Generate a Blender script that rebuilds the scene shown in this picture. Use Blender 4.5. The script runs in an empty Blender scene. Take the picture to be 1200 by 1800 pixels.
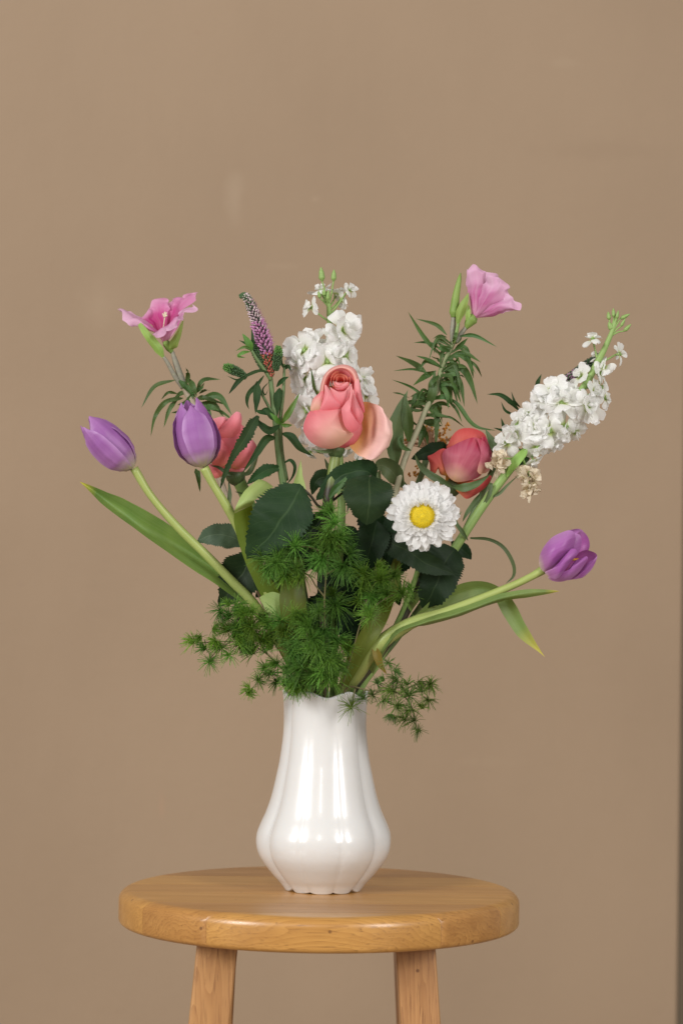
import bpy, bmesh, math, random
from mathutils import Vector, Matrix, Quaternion
from mathutils import noise as mnoise

sc = bpy.context.scene
COL = sc.collection
R = math.radians
random.seed(11)

# ------------------------------------------------------------------ camera
S = 0.00048                 # metres per unit of the planning grid at the vase
DU = 5000.0                 # camera distance in the same units
ROLL = R(0.75)
CAM = Vector((0.0, -DU * S, 0.94))
RT = Vector((math.cos(ROLL), 0, math.sin(ROLL)))
UP = Vector((-math.sin(ROLL), 0, math.cos(ROLL)))
FW = Vector((0, 1, 0))

cam_d = bpy.data.cameras.new('camera')
cam_d.sensor_fit = 'VERTICAL'
cam_d.sensor_height = 36.0
cam_d.lens = 100.0
cam_d.clip_end = 60
cam_d.dof.use_dof = True
cam_d.dof.focus_distance = 2.36
cam_d.dof.aperture_fstop = 6.3
cam = bpy.data.objects.new('camera', cam_d)
M = Matrix((RT, UP, -FW)).transposed().to_4x4()
M.translation = CAM
cam.matrix_world = M
COL.objects.link(cam)
sc.camera = cam

# ------------------------------------------------------------------ light: an indoor room lit by two windows behind the camera
w = bpy.data.worlds.new('World')
sc.world = w
w.use_nodes = True
bg = w.node_tree.nodes['Background']
bg.inputs[0].default_value = (1.0, 0.93, 0.86, 1)
bg.inputs[1].default_value = 0.29

def window_light(name, loc, target, sx, sz, power, col):
    l = bpy.data.lights.new(name, 'AREA')
    l.shape = 'RECTANGLE'
    l.size = sx
    l.size_y = sz
    l.energy = power
    l.color = col
    o = bpy.data.objects.new(name, l)
    o.location = loc
    o.rotation_euler = (Vector(target) - Vector(loc)).to_track_quat('-Z', 'Y').to_euler()
    COL.objects.link(o)
TGT = (0, 0, 0.85)
window_light('window_light', (-3.5, -3.4, 2.7), TGT, 1.2, 2.3, 202, (1.0, 0.985, 0.97))
window_light('window_light', (2.9, -3.9, 2.7), TGT, 0.9, 2.3, 132, (1.0, 0.985, 0.97))
window_light('window_light', (-0.7, -4.9, 3.1), TGT, 0.35, 1.6, 26, (1.0, 0.985, 0.97))

sc.view_settings.view_transform = 'Standard'
sc.view_settings.look = 'None'
sc.view_settings.exposure = 0.0
sc.view_settings.gamma = 1.0
sc.cycles.use_denoising = True
sc.cycles.max_bounces = 8
sc.cycles.transparent_max_bounces = 8

def P(X, Y, d=0.0):
    k = (1 + d / DU) * S
    return CAM + RT * ((X - 600) * k) + UP * ((900 - Y) * k) + FW * ((DU + d) * S)
def PP(pts):
    return [P(*p) for p in pts]
def DIR(x, up, front):
    return Vector((x, -front, up)).normalized()

# ------------------------------------------------------------------ node helpers
def newmat(name):
    m = bpy.data.materials.new(name)
    m.use_nodes = True
    nt = m.node_tree
    return m, nt, nt.nodes['Principled BSDF'], nt.nodes['Material Output']
def N(nt, typ, props=None, **inp):
    n = nt.nodes.new(typ)
    for k, v in (props or {}).items():
        setattr(n, k, v)
    for k, v in inp.items():
        k = k.replace('_', ' ')
        sock = n.inputs[k] if k in n.inputs else n.inputs[int(k[1:])]
        if isinstance(v, bpy.types.NodeSocket):
            nt.links.new(v, sock)
        else:
            sock.default_value = v
    return n
def math_(nt, op, a, b=0.0, c=0.0):
    n = nt.nodes.new('ShaderNodeMath')
    n.operation = op
    for i, v in enumerate((a, b, c)):
        if isinstance(v, bpy.types.NodeSocket):
            nt.links.new(v, n.inputs[i])
        else:
            n.inputs[i].default_value = v
    return n.outputs[0]
def ramp(nt, fac, stops, interp='LINEAR'):
    n = nt.nodes.new('ShaderNodeValToRGB')
    n.color_ramp.interpolation = interp
    el = n.color_ramp.elements
    while len(el) < len(stops):
        el.new(0.5)
    for e, (p, c) in zip(el, stops):
        e.position = p
        if not isinstance(c, (tuple, list)):
            c = (c, c, c)
        e.color = (c[0], c[1], c[2], 1)
    nt.links.new(fac, n.inputs[0])
    return n.outputs[0]
def mix(nt, fac, a, b, mode='MIX'):
    n = nt.nodes.new('ShaderNodeMix')
    n.data_type = 'RGBA'
    n.blend_type = mode
    for s, v in ((n.inputs[0], fac), (n.inputs[6], a), (n.inputs[7], b)):
        if isinstance(v, bpy.types.NodeSocket):
            nt.links.new(v, s)
        elif s == n.inputs[0]:
            s.default_value = v
        else:
            s.default_value = (v[0], v[1], v[2], 1)
    return n.outputs[2]
def srgb(r, g, b):
    f = lambda c: ((c / 255 + 0.055) / 1.055) ** 2.4 if c > 10 else c / 255 / 12.92
    return (f(r), f(g), f(b))
def uv_of(nt):
    tc = N(nt, 'ShaderNodeTexCoord')
    sp = N(nt, 'ShaderNodeSeparateXYZ', _0=tc.outputs['UV'])
    return tc, sp.outputs[0], sp.outputs[1]
def translucent(nt, bsdf, out, col, fac):
    t = N(nt, 'ShaderNodeBsdfTranslucent')
    if isinstance(col, bpy.types.NodeSocket):
        nt.links.new(col, t.inputs[0])
    else:
        t.inputs[0].default_value = (*col, 1)
    mx = nt.nodes.new('ShaderNodeMixShader')
    mx.inputs[0].default_value = fac
    nt.links.new(bsdf.outputs[0], mx.inputs[1])
    nt.links.new(t.outputs[0], mx.inputs[2])
    nt.links.new(mx.outputs[0], out.inputs[0])
def scaled(nt, vec, s, loc=(0, 0, 0)):
    n = N(nt, 'ShaderNodeMapping')
    nt.links.new(vec, n.inputs[0])
    n.inputs['Scale'].default_value = s
    n.inputs['Location'].default_value = loc
    return n.outputs[0]

def petal_mat(name, stops, streak=0.25, sscale=(26, 1.6, 1), edge=None, rough=0.5, trans=0.25, streak_col=None, bump=0.15, spec=0.35, blotch=0.0):
    m, nt, b, out = newmat(name)
    tc, u, v = uv_of(nt)
    wob = N(nt, 'ShaderNodeTexNoise', Vector=tc.outputs['UV'], Scale=3.0, Detail=2.0)
    vv = math_(nt, 'ADD', v, math_(nt, 'MULTIPLY', math_(nt, 'SUBTRACT', wob.outputs[0], 0.5), 0.13))
    col = ramp(nt, vv, stops)
    oi = N(nt, 'ShaderNodeObjectInfo')
    off = N(nt, 'ShaderNodeVectorMath', {'operation': 'SCALE'}, _0=tc.outputs['UV'], Scale=1.0)
    stn = N(nt, 'ShaderNodeTexNoise', {'noise_dimensions': '4D'}, Vector=scaled(nt, off.outputs[0], sscale), W=math_(nt, 'MULTIPLY', oi.outputs['Random'], 40.0), Scale=1.0, Detail=4.0, Roughness=0.6)
    sf = ramp(nt, stn.outputs[0], [(0.35, 0.0), (0.7, 1.0)])
    if streak_col is None:
        dark = N(nt, 'ShaderNodeHueSaturation', Color=col, Saturation=1.15, Value=0.78)
        col = mix(nt, math_(nt, 'MULTIPLY', sf, streak), col, dark.outputs[0])
    else:
        col = mix(nt, math_(nt, 'MULTIPLY', sf, streak), col, streak_col)
    if edge is not None:
        e = math_(nt, 'ABSOLUTE', math_(nt, 'SUBTRACT', u, 0.5))
        ef = ramp(nt, e, [(0.30, 0.0), (0.5, 1.0)])
        col = mix(nt, math_(nt, 'MULTIPLY', ef, 0.7), col, edge)
    if blotch:
        bn = N(nt, 'ShaderNodeTexNoise', Vector=tc.outputs['Object'], Scale=160.0, Detail=3.0)
        col = mix(nt, math_(nt, 'MULTIPLY', ramp(nt, bn.outputs[0], [(0.5, 0.0), (0.75, 1.0)]), blotch), col, (0.5, 0.3, 0.1))
    nt.links.new(col, b.inputs['Base Color'])
    b.inputs['Roughness'].default_value = rough
    b.inputs['Specular IOR Level'].default_value = spec
    bp = N(nt, 'ShaderNodeBump', Strength=bump, Distance=0.0006, Height=stn.outputs[0])
    nt.links.new(bp.outputs[0], b.inputs['Normal'])
    translucent(nt, b, out, col, trans)
    return m

def leaf_mat(name, dark, light, vein, nveins=9, rough=0.4, trans=0.18, tip=None, parallel=False, spec=0.5, red=0.0):
    m, nt, b, out = newmat(name)
    tc, u, v = uv_of(nt)
    oi = N(nt, 'ShaderNodeObjectInfo')
    big = N(nt, 'ShaderNodeTexNoise', {'noise_dimensions': '4D'}, Vector=tc.outputs['Object'], W=math_(nt, 'MULTIPLY', oi.outputs['Random'], 30.0), Scale=55.0, Detail=4.0)
    col = mix(nt, ramp(nt, big.outputs[0], [(0.3, 0.0), (0.72, 1.0)]), dark, light)
    a = math_(nt, 'ABSOLUTE', math_(nt, 'SUBTRACT', u, 0.5))
    if parallel:
        st = N(nt, 'ShaderNodeTexNoise', Vector=scaled(nt, tc.outputs['UV'], (45, 0.9, 1)), Scale=1.0, Detail=3.0)
        vf = ramp(nt, st.outputs[0], [(0.4, 0.0), (0.65, 1.0)])
        col = mix(nt, math_(nt, 'MULTIPLY', vf, 0.35), col, vein)
        h = st.outputs[0]
    else:
        mid = ramp(nt, a, [(0.0, 1.0), (0.03, 0.0)])
        ph = math_(nt, 'SUBTRACT', math_(nt, 'MULTIPLY', v, float(nveins)), math_(nt, 'MULTIPLY', a, nveins * 0.55))
        wv = N(nt, 'ShaderNodeTexNoise', Vector=tc.outputs['UV'], Scale=6.0)
        ph = math_(nt, 'ADD', ph, math_(nt, 'MULTIPLY', wv.outputs[0], 0.5))
        fr = math_(nt, 'ABSOLUTE', math_(nt, 'SUBTRACT', math_(nt, 'FRACT', ph), 0.5))
        sv = ramp(nt, fr, [(0.0, 0.7), (0.07, 0.0)])
        fine = N(nt, 'ShaderNodeTexVoronoi', {'feature': 'DISTANCE_TO_EDGE'}, Vector=scaled(nt, tc.outputs['UV'], (1, 1.6, 1)), Scale=26.0)
        fv = ramp(nt, fine.outputs[0], [(0.0, 0.35), (0.08, 0.0)])
        vf = math_(nt, 'MAXIMUM', math_(nt, 'MAXIMUM', mid, math_(nt, 'MULTIPLY', sv, 0.5)), math_(nt, 'MULTIPLY', fv, 0.35))
        col = mix(nt, math_(nt, 'MULTIPLY', vf, 0.55), col, vein)
        h = math_(nt, 'SUBTRACT', math_(nt, 'MULTIPLY', big.outputs[0], 0.5), vf)
    if tip is not None:
        col = mix(nt, ramp(nt, v, [(0.86, 0.0), (0.99, 1.0)]), col, tip)
    tint = N(nt, 'ShaderNodeHueSaturation', Color=col, Hue=math_(nt, 'ADD', 0.485, math_(nt, 'MULTIPLY', oi.outputs['Random'], 0.03)), Saturation=1.0, Value=math_(nt, 'ADD', 0.85, math_(nt, 'MULTIPLY', oi.outputs['Random'], 0.35)))
    col = tint.outputs[0]
    nt.links.new(col, b.inputs['Base Color'])
    rn = math_(nt, 'ADD', rough - 0.06, math_(nt, 'MULTIPLY', big.outputs[0], 0.14))
    nt.links.new(rn, b.inputs['Roughness'])
    b.inputs['Specular IOR Level'].default_value = spec
    bp = N(nt, 'ShaderNodeBump', Strength=0.35, Distance=0.0005, Height=h)
    nt.links.new(bp.outputs[0], b.inputs['Normal'])
    tl = N(nt, 'ShaderNodeHueSaturation', Color=col, Hue=0.47, Saturation=1.2, Value=1.5)
    translucent(nt, b, out, tl.outputs[0], trans)
    return m

def stem_mat(name, c1, c2, scale=(6, 30, 1), rough=0.5, blend=None):
    m, nt, b, out = newmat(name)
    tc, u, v = uv_of(nt)
    n1 = N(nt, 'ShaderNodeTexNoise', Vector=scaled(nt, tc.outputs['UV'], (7, 14, 1)), Scale=1.0, Detail=4.0)
    col = mix(nt, ramp(nt, n1.outputs[0], [(0.3, 0.0), (0.7, 1.0)]), c1, c2)
    if blend is not None:
        col = mix(nt, ramp(nt, v, [(blend[0], 0.0), (blend[1], 1.0)]), col, blend[2])
    nt.links.new(col, b.inputs['Base Color'])
    b.inputs['Roughness'].default_value = rough
    bp = N(nt, 'ShaderNodeBump', Strength=0.2, Distance=0.0004, Height=n1.outputs[0])
    nt.links.new(bp.outputs[0], b.inputs['Normal'])
    return m

def plain_mat(name, c1, c2, rough=0.5, scale=300.0, trans=0.0, vary=0.0):
    m, nt, b, out = newmat(name)
    tc = N(nt, 'ShaderNodeTexCoord')
    n1 = N(nt, 'ShaderNodeTexNoise', Vector=tc.outputs['Object'], Scale=scale, Detail=2.0)
    col = mix(nt, ramp(nt, n1.outputs[0], [(0.35, 0.0), (0.65, 1.0)]), c1, c2)
    if vary:
        oi = N(nt, 'ShaderNodeObjectInfo')
        hs = N(nt, 'ShaderNodeHueSaturation', Color=col, Hue=math_(nt, 'ADD', 0.5 - vary * 0.05, math_(nt, 'MULTIPLY', oi.outputs['Random'], vary * 0.05)), Saturation=math_(nt, 'SUBTRACT', 1.0, math_(nt, 'MULTIPLY', oi.outputs['Random'], vary * 0.08)), Value=math_(nt, 'ADD', 1.0 - vary * 0.4, math_(nt, 'MULTIPLY', math_(nt, 'FRACT', math_(nt, 'MULTIPLY', oi.outputs['Random'], 7.31)), vary * 0.9)))
        col = hs.outputs[0]
    nt.links.new(col, b.inputs['Base Color'])
    b.inputs['Roughness'].default_value = rough
    if trans:
        translucent(nt, b, out, col, trans)
    return m

# ------------------------------------------------------------------ materials
MT = {}
MT['tulip'] = petal_mat('tulip_petal', [(0.0, (0.66, 0.64, 0.36)), (0.10, (0.56, 0.42, 0.45)), (0.24, (0.44, 0.20, 0.48)), (0.7, (0.40, 0.155, 0.46)), (1.0, (0.47, 0.22, 0.52))], streak=0.45, edge=(0.58, 0.34, 0.64), rough=0.46, trans=0.28, spec=0.4, sscale=(36, 0.7, 1), bump=0.14)
MT['tulip_open'] = petal_mat('open_tulip_petal', [(0.0, (0.60, 0.50, 0.40)), (0.10, (0.45, 0.20, 0.42)), (0.3, (0.40, 0.13, 0.42)), (0.8, (0.43, 0.15, 0.44)), (1.0, (0.55, 0.28, 0.55))], streak=0.55, edge=(0.55, 0.29, 0.56), rough=0.42, trans=0.22)
MT['tulip_in'] = petal_mat('tulip_petal_inner', [(0.0, (0.30, 0.05, 0.16)), (0.5, (0.33, 0.06, 0.25)), (1.0, (0.42, 0.14, 0.40))], streak=0.4, edge=(0.5, 0.24, 0.5), rough=0.45, trans=0.2)
MT['rose_pink'] = petal_mat('rose_petal_pink', [(0.0, (0.90, 0.64, 0.42)), (0.4, (0.90, 0.52, 0.44)), (0.75, (0.89, 0.35, 0.36)), (1.0, (0.86, 0.24, 0.28))], streak=0.2, sscale=(34, 2.5, 1), edge=(0.86, 0.26, 0.29), rough=0.55, trans=0.36, bump=0.1)
MT['rose_mid'] = petal_mat('rose_petal_mid', [(0.0, (0.88, 0.22, 0.26)), (0.5, (0.90, 0.34, 0.38)), (1.0, (0.91, 0.43, 0.44))], streak=0.2, sscale=(34, 2.5, 1), edge=(0.86, 0.28, 0.31), rough=0.55, trans=0.36, bump=0.1)
MT['rose_core'] = petal_mat('rose_petal_core', [(0.0, (0.82, 0.18, 0.12)), (0.6, (0.90, 0.30, 0.24)), (1.0, (0.92, 0.46, 0.32))], streak=0.15, rough=0.55, trans=0.3, bump=0.1)
MT['rose_hood'] = petal_mat('rose_petal_hood', [(0.0, (0.80, 0.12, 0.12)), (0.25, (0.87, 0.30, 0.28)), (0.5, (0.90, 0.50, 0.43)), (1.0, (0.87, 0.32, 0.33))], streak=0.2, sscale=(34, 2.5, 1), rough=0.55, trans=0.28, bump=0.1)
MT['rose_pale'] = petal_mat('rose_petal_pale', [(0.0, (0.70, 0.36, 0.10)), (0.25, (0.80, 0.46, 0.19)), (0.42, (0.88, 0.52, 0.38)), (0.62, (0.91, 0.56, 0.52)), (0.9, (0.91, 0.60, 0.54)), (1.0, (0.86, 0.64, 0.48))], streak=0.2, sscale=(30, 2.5, 1), rough=0.55, trans=0.25, bump=0.1)
MT['rose_coral'] = petal_mat('rose_petal_coral', [(0.0, (0.93, 0.50, 0.24)), (0.15, (0.95, 0.29, 0.26)), (0.6, (0.95, 0.25, 0.29)), (1.0, (0.94, 0.37, 0.43))], streak=0.15, sscale=(34, 2.5, 1), edge=(0.92, 0.21, 0.26), rough=0.55, trans=0.25, bump=0.1)
MT['rose_deep'] = petal_mat('rose_petal_deep', [(0.0, (0.84, 0.56, 0.24)), (0.18, (0.76, 0.42, 0.32)), (0.42, (0.52, 0.12, 0.17)), (0.8, (0.41, 0.05, 0.11)), (1.0, (0.42, 0.02, 0.06))], streak=0.35, sscale=(22, 0.9, 1), edge=(0.48, 0.04, 0.06), rough=0.55, trans=0.25, streak_col=(0.70, 0.30, 0.34))
MT['rose_red'] = petal_mat('rose_petal_red', [(0.0, (0.74, 0.40, 0.05)), (0.25, (0.72, 0.22, 0.12)), (0.6, (0.66, 0.13, 0.11)), (1.0, (0.60, 0.09, 0.09))], streak=0.3, rough=0.55, trans=0.25)
MT['stock'] = petal_mat('stock_petal', [(0.0, (0.42, 0.58, 0.08)), (0.22, (0.62, 0.72, 0.30)), (0.38, (0.89, 0.90, 0.85)), (1.0, (0.93, 0.93, 0.93))], streak=0.08, sscale=(14, 1.2, 1), rough=0.6, trans=0.40, bump=0.12, spec=0.2, streak_col=(0.74, 0.74, 0.78))
MT['withered'] = petal_mat('withered_petal', [(0.0, (0.60, 0.56, 0.26)), (0.3, (0.82, 0.72, 0.54)), (1.0, (0.82, 0.73, 0.58))], streak=0.3, rough=0.7, trans=0.25, bump=0.6, streak_col=(0.66, 0.52, 0.32))
MT['satin'] = petal_mat('satin_flower_petal', [(0.0, (0.52, 0.02, 0.16)), (0.08, (0.68, 0.22, 0.40)), (0.2, (0.74, 0.30, 0.50)), (0.36, (0.56, 0.04, 0.29)), (0.54, (0.62, 0.13, 0.39)), (0.72, (0.73, 0.36, 0.58)), (1.0, (0.77, 0.45, 0.65))], streak=0.6, sscale=(9, 0.8, 1), rough=0.55, trans=0.35, bump=0.35, streak_col=(0.82, 0.56, 0.72))
MT['satin_dark'] = petal_mat('satin_flower_throat', [(0.0, (0.42, 0.005, 0.10)), (0.45, (0.50, 0.01, 0.17)), (0.60, (0.56, 0.04, 0.25)), (0.78, (0.68, 0.22, 0.45)), (1.0, (0.74, 0.36, 0.57))], streak=0.35, sscale=(9, 0.8, 1), rough=0.55, trans=0.35, bump=0.3, streak_col=(0.78, 0.45, 0.63))
MT['aster'] = petal_mat('aster_petal', [(0.0, (0.70, 0.70, 0.42)), (0.12, (0.88, 0.88, 0.84)), (1.0, (0.93, 0.93, 0.93))], streak=0.1, sscale=(10, 1, 1), rough=0.55, trans=0.52, bump=0.05, spec=0.2, streak_col=(0.74, 0.74, 0.78))
MT['disc'] = plain_mat('aster_disc', (0.72, 0.54, 0.006), (0.58, 0.46, 0.015), 0.65, 700)
MT['rose_leaf'] = leaf_mat('rose_leaf', (0.010, 0.030, 0.010), (0.021, 0.050, 0.016), (0.060, 0.105, 0.040), rough=0.50, trans=0.14, spec=0.22)
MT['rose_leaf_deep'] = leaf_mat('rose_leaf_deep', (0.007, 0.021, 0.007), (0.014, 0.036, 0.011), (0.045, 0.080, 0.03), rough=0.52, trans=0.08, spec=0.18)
MT['rose_leaf_back'] = leaf_mat('rose_leaf_dusty', (0.045, 0.080, 0.045), (0.075, 0.115, 0.065), (0.12, 0.17, 0.10), rough=0.5, trans=0.12)
MT['tulip_leaf'] = leaf_mat('tulip_leaf', (0.13, 0.22, 0.05), (0.20, 0.29, 0.07), (0.26, 0.35, 0.14), rough=0.42, trans=0.25, tip=(0.55, 0.50, 0.08), parallel=True)
MT['tulip_leaf_pale'] = leaf_mat('tulip_leaf_pale', (0.30, 0.42, 0.12), (0.38, 0.48, 0.16), (0.44, 0.54, 0.24), rough=0.5, trans=0.25, parallel=True)
MT['tulip_leaf_olive'] = leaf_mat('tulip_leaf_olive', (0.11, 0.16, 0.01), (0.16, 0.22, 0.025), (0.20, 0.26, 0.06), rough=0.45, trans=0.3, parallel=True)
MT['yellow_leaf'] = leaf_mat('yellowing_leaf', (0.28, 0.24, 0.03), (0.38, 0.32, 0.05), (0.42, 0.36, 0.1), rough=0.5, trans=0.3, parallel=True)
MT['satin_leaf'] = leaf_mat('satin_flower_leaf', (0.048, 0.108, 0.026), (0.092, 0.172, 0.045), (0.15, 0.22, 0.09), rough=0.5, trans=0.25, nveins=14)
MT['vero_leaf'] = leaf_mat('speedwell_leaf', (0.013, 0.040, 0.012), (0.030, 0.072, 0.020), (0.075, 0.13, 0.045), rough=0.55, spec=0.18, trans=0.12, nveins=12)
MT['vero_leaf_lit'] = leaf_mat('speedwell_lit_leaf', (0.07, 0.17, 0.025), (0.11, 0.24, 0.04), (0.17, 0.28, 0.08), rough=0.45, trans=0.25, nveins=12)  # brighter copy of the speedwell leaf, light on it put into the colour
MT['stock_leaf'] = leaf_mat('stock_leaf', (0.07, 0.12, 0.045), (0.12, 0.18, 0.07), (0.19, 0.25, 0.12), rough=0.55, trans=0.2, nveins=8)
MT['sepal'] = leaf_mat('bud_sepal', (0.20, 0.36, 0.07), (0.30, 0.45, 0.10), (0.36, 0.50, 0.18), rough=0.5, trans=0.25, parallel=True)
MT['rose_sepal'] = leaf_mat('rose_sepal', (0.05, 0.09, 0.03), (0.09, 0.14, 0.045), (0.14, 0.20, 0.08), rough=0.5, trans=0.15, parallel=True)
MT['tulip_stem'] = stem_mat('tulip_stem', (0.30, 0.38, 0.10), (0.38, 0.44, 0.14), rough=0.42)
MT['green_stem'] = stem_mat('green_stem', (0.14, 0.24, 0.055), (0.21, 0.32, 0.085), rough=0.48)
MT['stock_stem'] = stem_mat('stock_stem', (0.20, 0.33, 0.09), (0.29, 0.42, 0.13), rough=0.5)
MT['dark_stem'] = stem_mat('dark_stem', (0.035, 0.038, 0.018), (0.06, 0.05, 0.03), rough=0.45)
MT['rose_stem'] = stem_mat('rose_stem', (0.15, 0.21, 0.05), (0.20, 0.26, 0.07), rough=0.45, blend=(0.18, 0.26, (0.045, 0.035, 0.022)))
MT['vero_stem'] = stem_mat('speedwell_stem', (0.085, 0.15, 0.05), (0.13, 0.20, 0.07), rough=0.5)
MT['satin_stem'] = stem_mat('satin_flower_stem', (0.36, 0.36, 0.20), (0.46, 0.43, 0.29), rough=0.6)
MT['satin_stem_green'] = stem_mat('satin_flower_stem_green', (0.16, 0.20, 0.08), (0.24, 0.27, 0.13), rough=0.55, blend=(0.26, 0.44, (0.42, 0.40, 0.26)))
MT['ovary'] = stem_mat('satin_flower_ovary', (0.22, 0.20, 0.17), (0.28, 0.28, 0.19), rough=0.6)
MT['brown_stem'] = stem_mat('brown_woody_stem', (0.30, 0.23, 0.15), (0.46, 0.40, 0.30), rough=0.6)
MT['fern_stem'] = stem_mat('fern_stem', (0.14, 0.13, 0.05), (0.19, 0.16, 0.07), rough=0.6)
MT['fern'] = plain_mat('fern_needle', (0.062, 0.235, 0.014), (0.19, 0.46, 0.06), 0.42, 420, 0.4, 0.8)
MT['fern_dark'] = plain_mat('fern_needle_dull', (0.075, 0.195, 0.025), (0.19, 0.37, 0.065), 0.45, 420, 0.4, 0.8)
MT['bud_green'] = plain_mat('speedwell_bud_green', (0.035, 0.085, 0.03), (0.07, 0.14, 0.05), 0.6, 900)
MT['bud_bright'] = plain_mat('speedwell_bud_bright', (0.06, 0.17, 0.03), (0.12, 0.26, 0.05), 0.6, 500)
MT['bud_dark'] = plain_mat('speedwell_calyx', (0.03, 0.045, 0.03), (0.06, 0.06, 0.045), 0.6, 900)
MT['bud_pale'] = plain_mat('speedwell_bud_pale', (0.55, 0.50, 0.44), (0.68, 0.48, 0.56), 0.6, 700)
MT['bud_pink'] = plain_mat('speedwell_floret', (0.50, 0.16, 0.38), (0.66, 0.36, 0.55), 0.6, 700, 0.2)
MT['bud_red'] = plain_mat('speedwell_withered', (0.42, 0.07, 0.08), (0.40, 0.12, 0.05), 0.7, 700)
MT['orange'] = plain_mat('orange_filament', (0.70, 0.27, 0.03), (0.72, 0.38, 0.07), 0.6, 300, 0.2)
MT['peach'] = plain_mat('peach_filament', (0.60, 0.36, 0.20), (0.66, 0.44, 0.28), 0.6, 300, 0.2)
MT['stigma'] = plain_mat('pale_stigma', (0.80, 0.72, 0.52), (0.85, 0.80, 0.62), 0.6, 300, 0.2)
MT['anther'] = plain_mat('tulip_anther', (0.55, 0.25, 0.03), (0.65, 0.35, 0.05), 0.7, 300)

def ceramic():
    m, nt, b, out = newmat('white_glazed_ceramic')
    tc = N(nt, 'ShaderNodeTexCoord')
    n1 = N(nt, 'ShaderNodeTexNoise', Vector=tc.outputs['Object'], Scale=18.0, Detail=3.0)
    col = mix(nt, n1.outputs[0], (0.70, 0.698, 0.685), (0.73, 0.728, 0.715))
    nt.links.new(col, b.inputs['Base Color'])
    b.inputs['Roughness'].default_value = 0.24
    b.inputs['Specular IOR Level'].default_value = 0.5
    b.inputs['Subsurface Weight'].default_value = 0.12
    b.inputs['Subsurface Radius'].default_value = (0.006, 0.005, 0.004)
    b.inputs['Coat Weight'].default_value = 0.35
    b.inputs['Coat Roughness'].default_value = 0.10
    n2 = N(nt, 'ShaderNodeTexNoise', Vector=tc.outputs['Object'], Scale=70.0, Detail=2.0)
    bp = N(nt, 'ShaderNodeBump', Strength=0.11, Distance=0.0014, Height=n2.outputs[0])
    nt.links.new(bp.outputs[0], b.inputs['Normal'])
    return m
MT['ceramic'] = ceramic()

def oak(name, c_lo, c_hi, c_pore, along, rough=0.3, coat=0.4):
    """oak in the object's own space; along = 0 for grain along x, 2 for grain along z"""
    m, nt, b, out = newmat(name)
    tc = N(nt, 'ShaderNodeTexCoord')
    oi = N(nt, 'ShaderNodeObjectInfo')
    sh = N(nt, 'ShaderNodeVectorMath', {'operation': 'ADD'}, _0=tc.outputs['Object'])
    cmb = N(nt, 'ShaderNodeCombineXYZ', X=math_(nt, 'MULTIPLY', oi.outputs['Random'], 3.0), Y=math_(nt, 'MULTIPLY', oi.outputs['Random'], 7.0), Z=math_(nt, 'MULTIPLY', oi.outputs['Random'], 5.0))
    nt.links.new(cmb.outputs[0], sh.inputs[1])
    sc3 = [58, 58, 58]
    sc3[along] = 3.2
    v1 = scaled(nt, sh.outputs[0], sc3)
    warp = N(nt, 'ShaderNodeTexNoise', Vector=v1, Scale=0.9, Detail=2.0)
    wv = N(nt, 'ShaderNodeVectorMath', {'operation': 'ADD'}, _0=v1)
    sv = N(nt, 'ShaderNodeVectorMath', {'operation': 'SCALE'}, _0=warp.outputs[1], Scale=1.7)
    nt.links.new(sv.outputs[0], wv.inputs[1])
    ax = {0: 'X', 1: 'Y', 2: 'Z'}[along]
    ring = N(nt, 'ShaderNodeTexWave', {'wave_type': 'RINGS', 'rings_direction': ax, 'wave_profile': 'SAW'}, Vector=wv.outputs[0], Scale=1.5, Distortion=1.6, Detail=3.0, Detail_Scale=1.0)
    rf = ramp(nt, ring.outputs[1], [(0.0, 0.0), (0.7, 0.55), (1.0, 1.0)])
    col = mix(nt, math_(nt, 'MULTIPLY', rf, 0.5), c_hi, c_lo)
    scp = [1500, 1500, 1500]
    scp[along] = 55
    pores = N(nt, 'ShaderNodeTexNoise', Vector=scaled(nt, sh.outputs[0], scp), Scale=0.55, Detail=2.0)
    pf = ramp(nt, pores.outputs[0], [(0.55, 0.0), (0.70, 1.0)])
    col = mix(nt, math_(nt, 'MULTIPLY', pf, math_(nt, 'ADD', 0.22, math_(nt, 'MULTIPLY', rf, 0.45))), col, c_pore)
    scb = [70, 70, 70]
    scb[along] = 8
    bl = N(nt, 'ShaderNodeTexNoise', Vector=scaled(nt, sh.outputs[0], scb), Scale=1.0, Detail=4.0)
    col = mix(nt, math_(nt, 'MULTIPLY', ramp(nt, bl.outputs[0], [(0.35, 0.0), (0.7, 1.0)]), 0.5), col, c_lo)
    spots = N(nt, 'ShaderNodeTexVoronoi', Vector=sh.outputs[0], Scale=34.0)
    spf = ramp(nt, spots.outputs['Distance'], [(0.035, 0.8), (0.06, 0.0)])
    col = mix(nt, spf, col, c_pore)
    tint = N(nt, 'ShaderNodeHueSaturation', Color=col, Hue=math_(nt, 'ADD', 0.494, math_(nt, 'MULTIPLY', oi.outputs['Random'], 0.012)), Value=math_(nt, 'ADD', 0.82, math_(nt, 'MULTIPLY', oi.outputs['Random'], 0.34)))
    nt.links.new(tint.outputs[0], b.inputs['Base Color'])
    rn = math_(nt, 'ADD', rough, math_(nt, 'MULTIPLY', bl.outputs[0], 0.16))
    nt.links.new(rn, b.inputs['Roughness'])
    b.inputs['Coat Weight'].default_value = coat
    b.inputs['Coat Roughness'].default_value = 0.22
    hh = math_(nt, 'SUBTRACT', math_(nt, 'MULTIPLY', bl.outputs[0], 0.8), math_(nt, 'MULTIPLY', pf, 0.6))
    bp = N(nt, 'ShaderNodeBump', Strength=0.16, Distance=0.0006, Height=hh)
    nt.links.new(bp.outputs[0], b.inputs['Normal'])
    return m
MT['oak_seat'] = oak('oak_seat', (0.36, 0.16, 0.033), (0.60, 0.315, 0.085), (0.17, 0.07, 0.018), 0, rough=0.27, coat=0.35)
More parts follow.
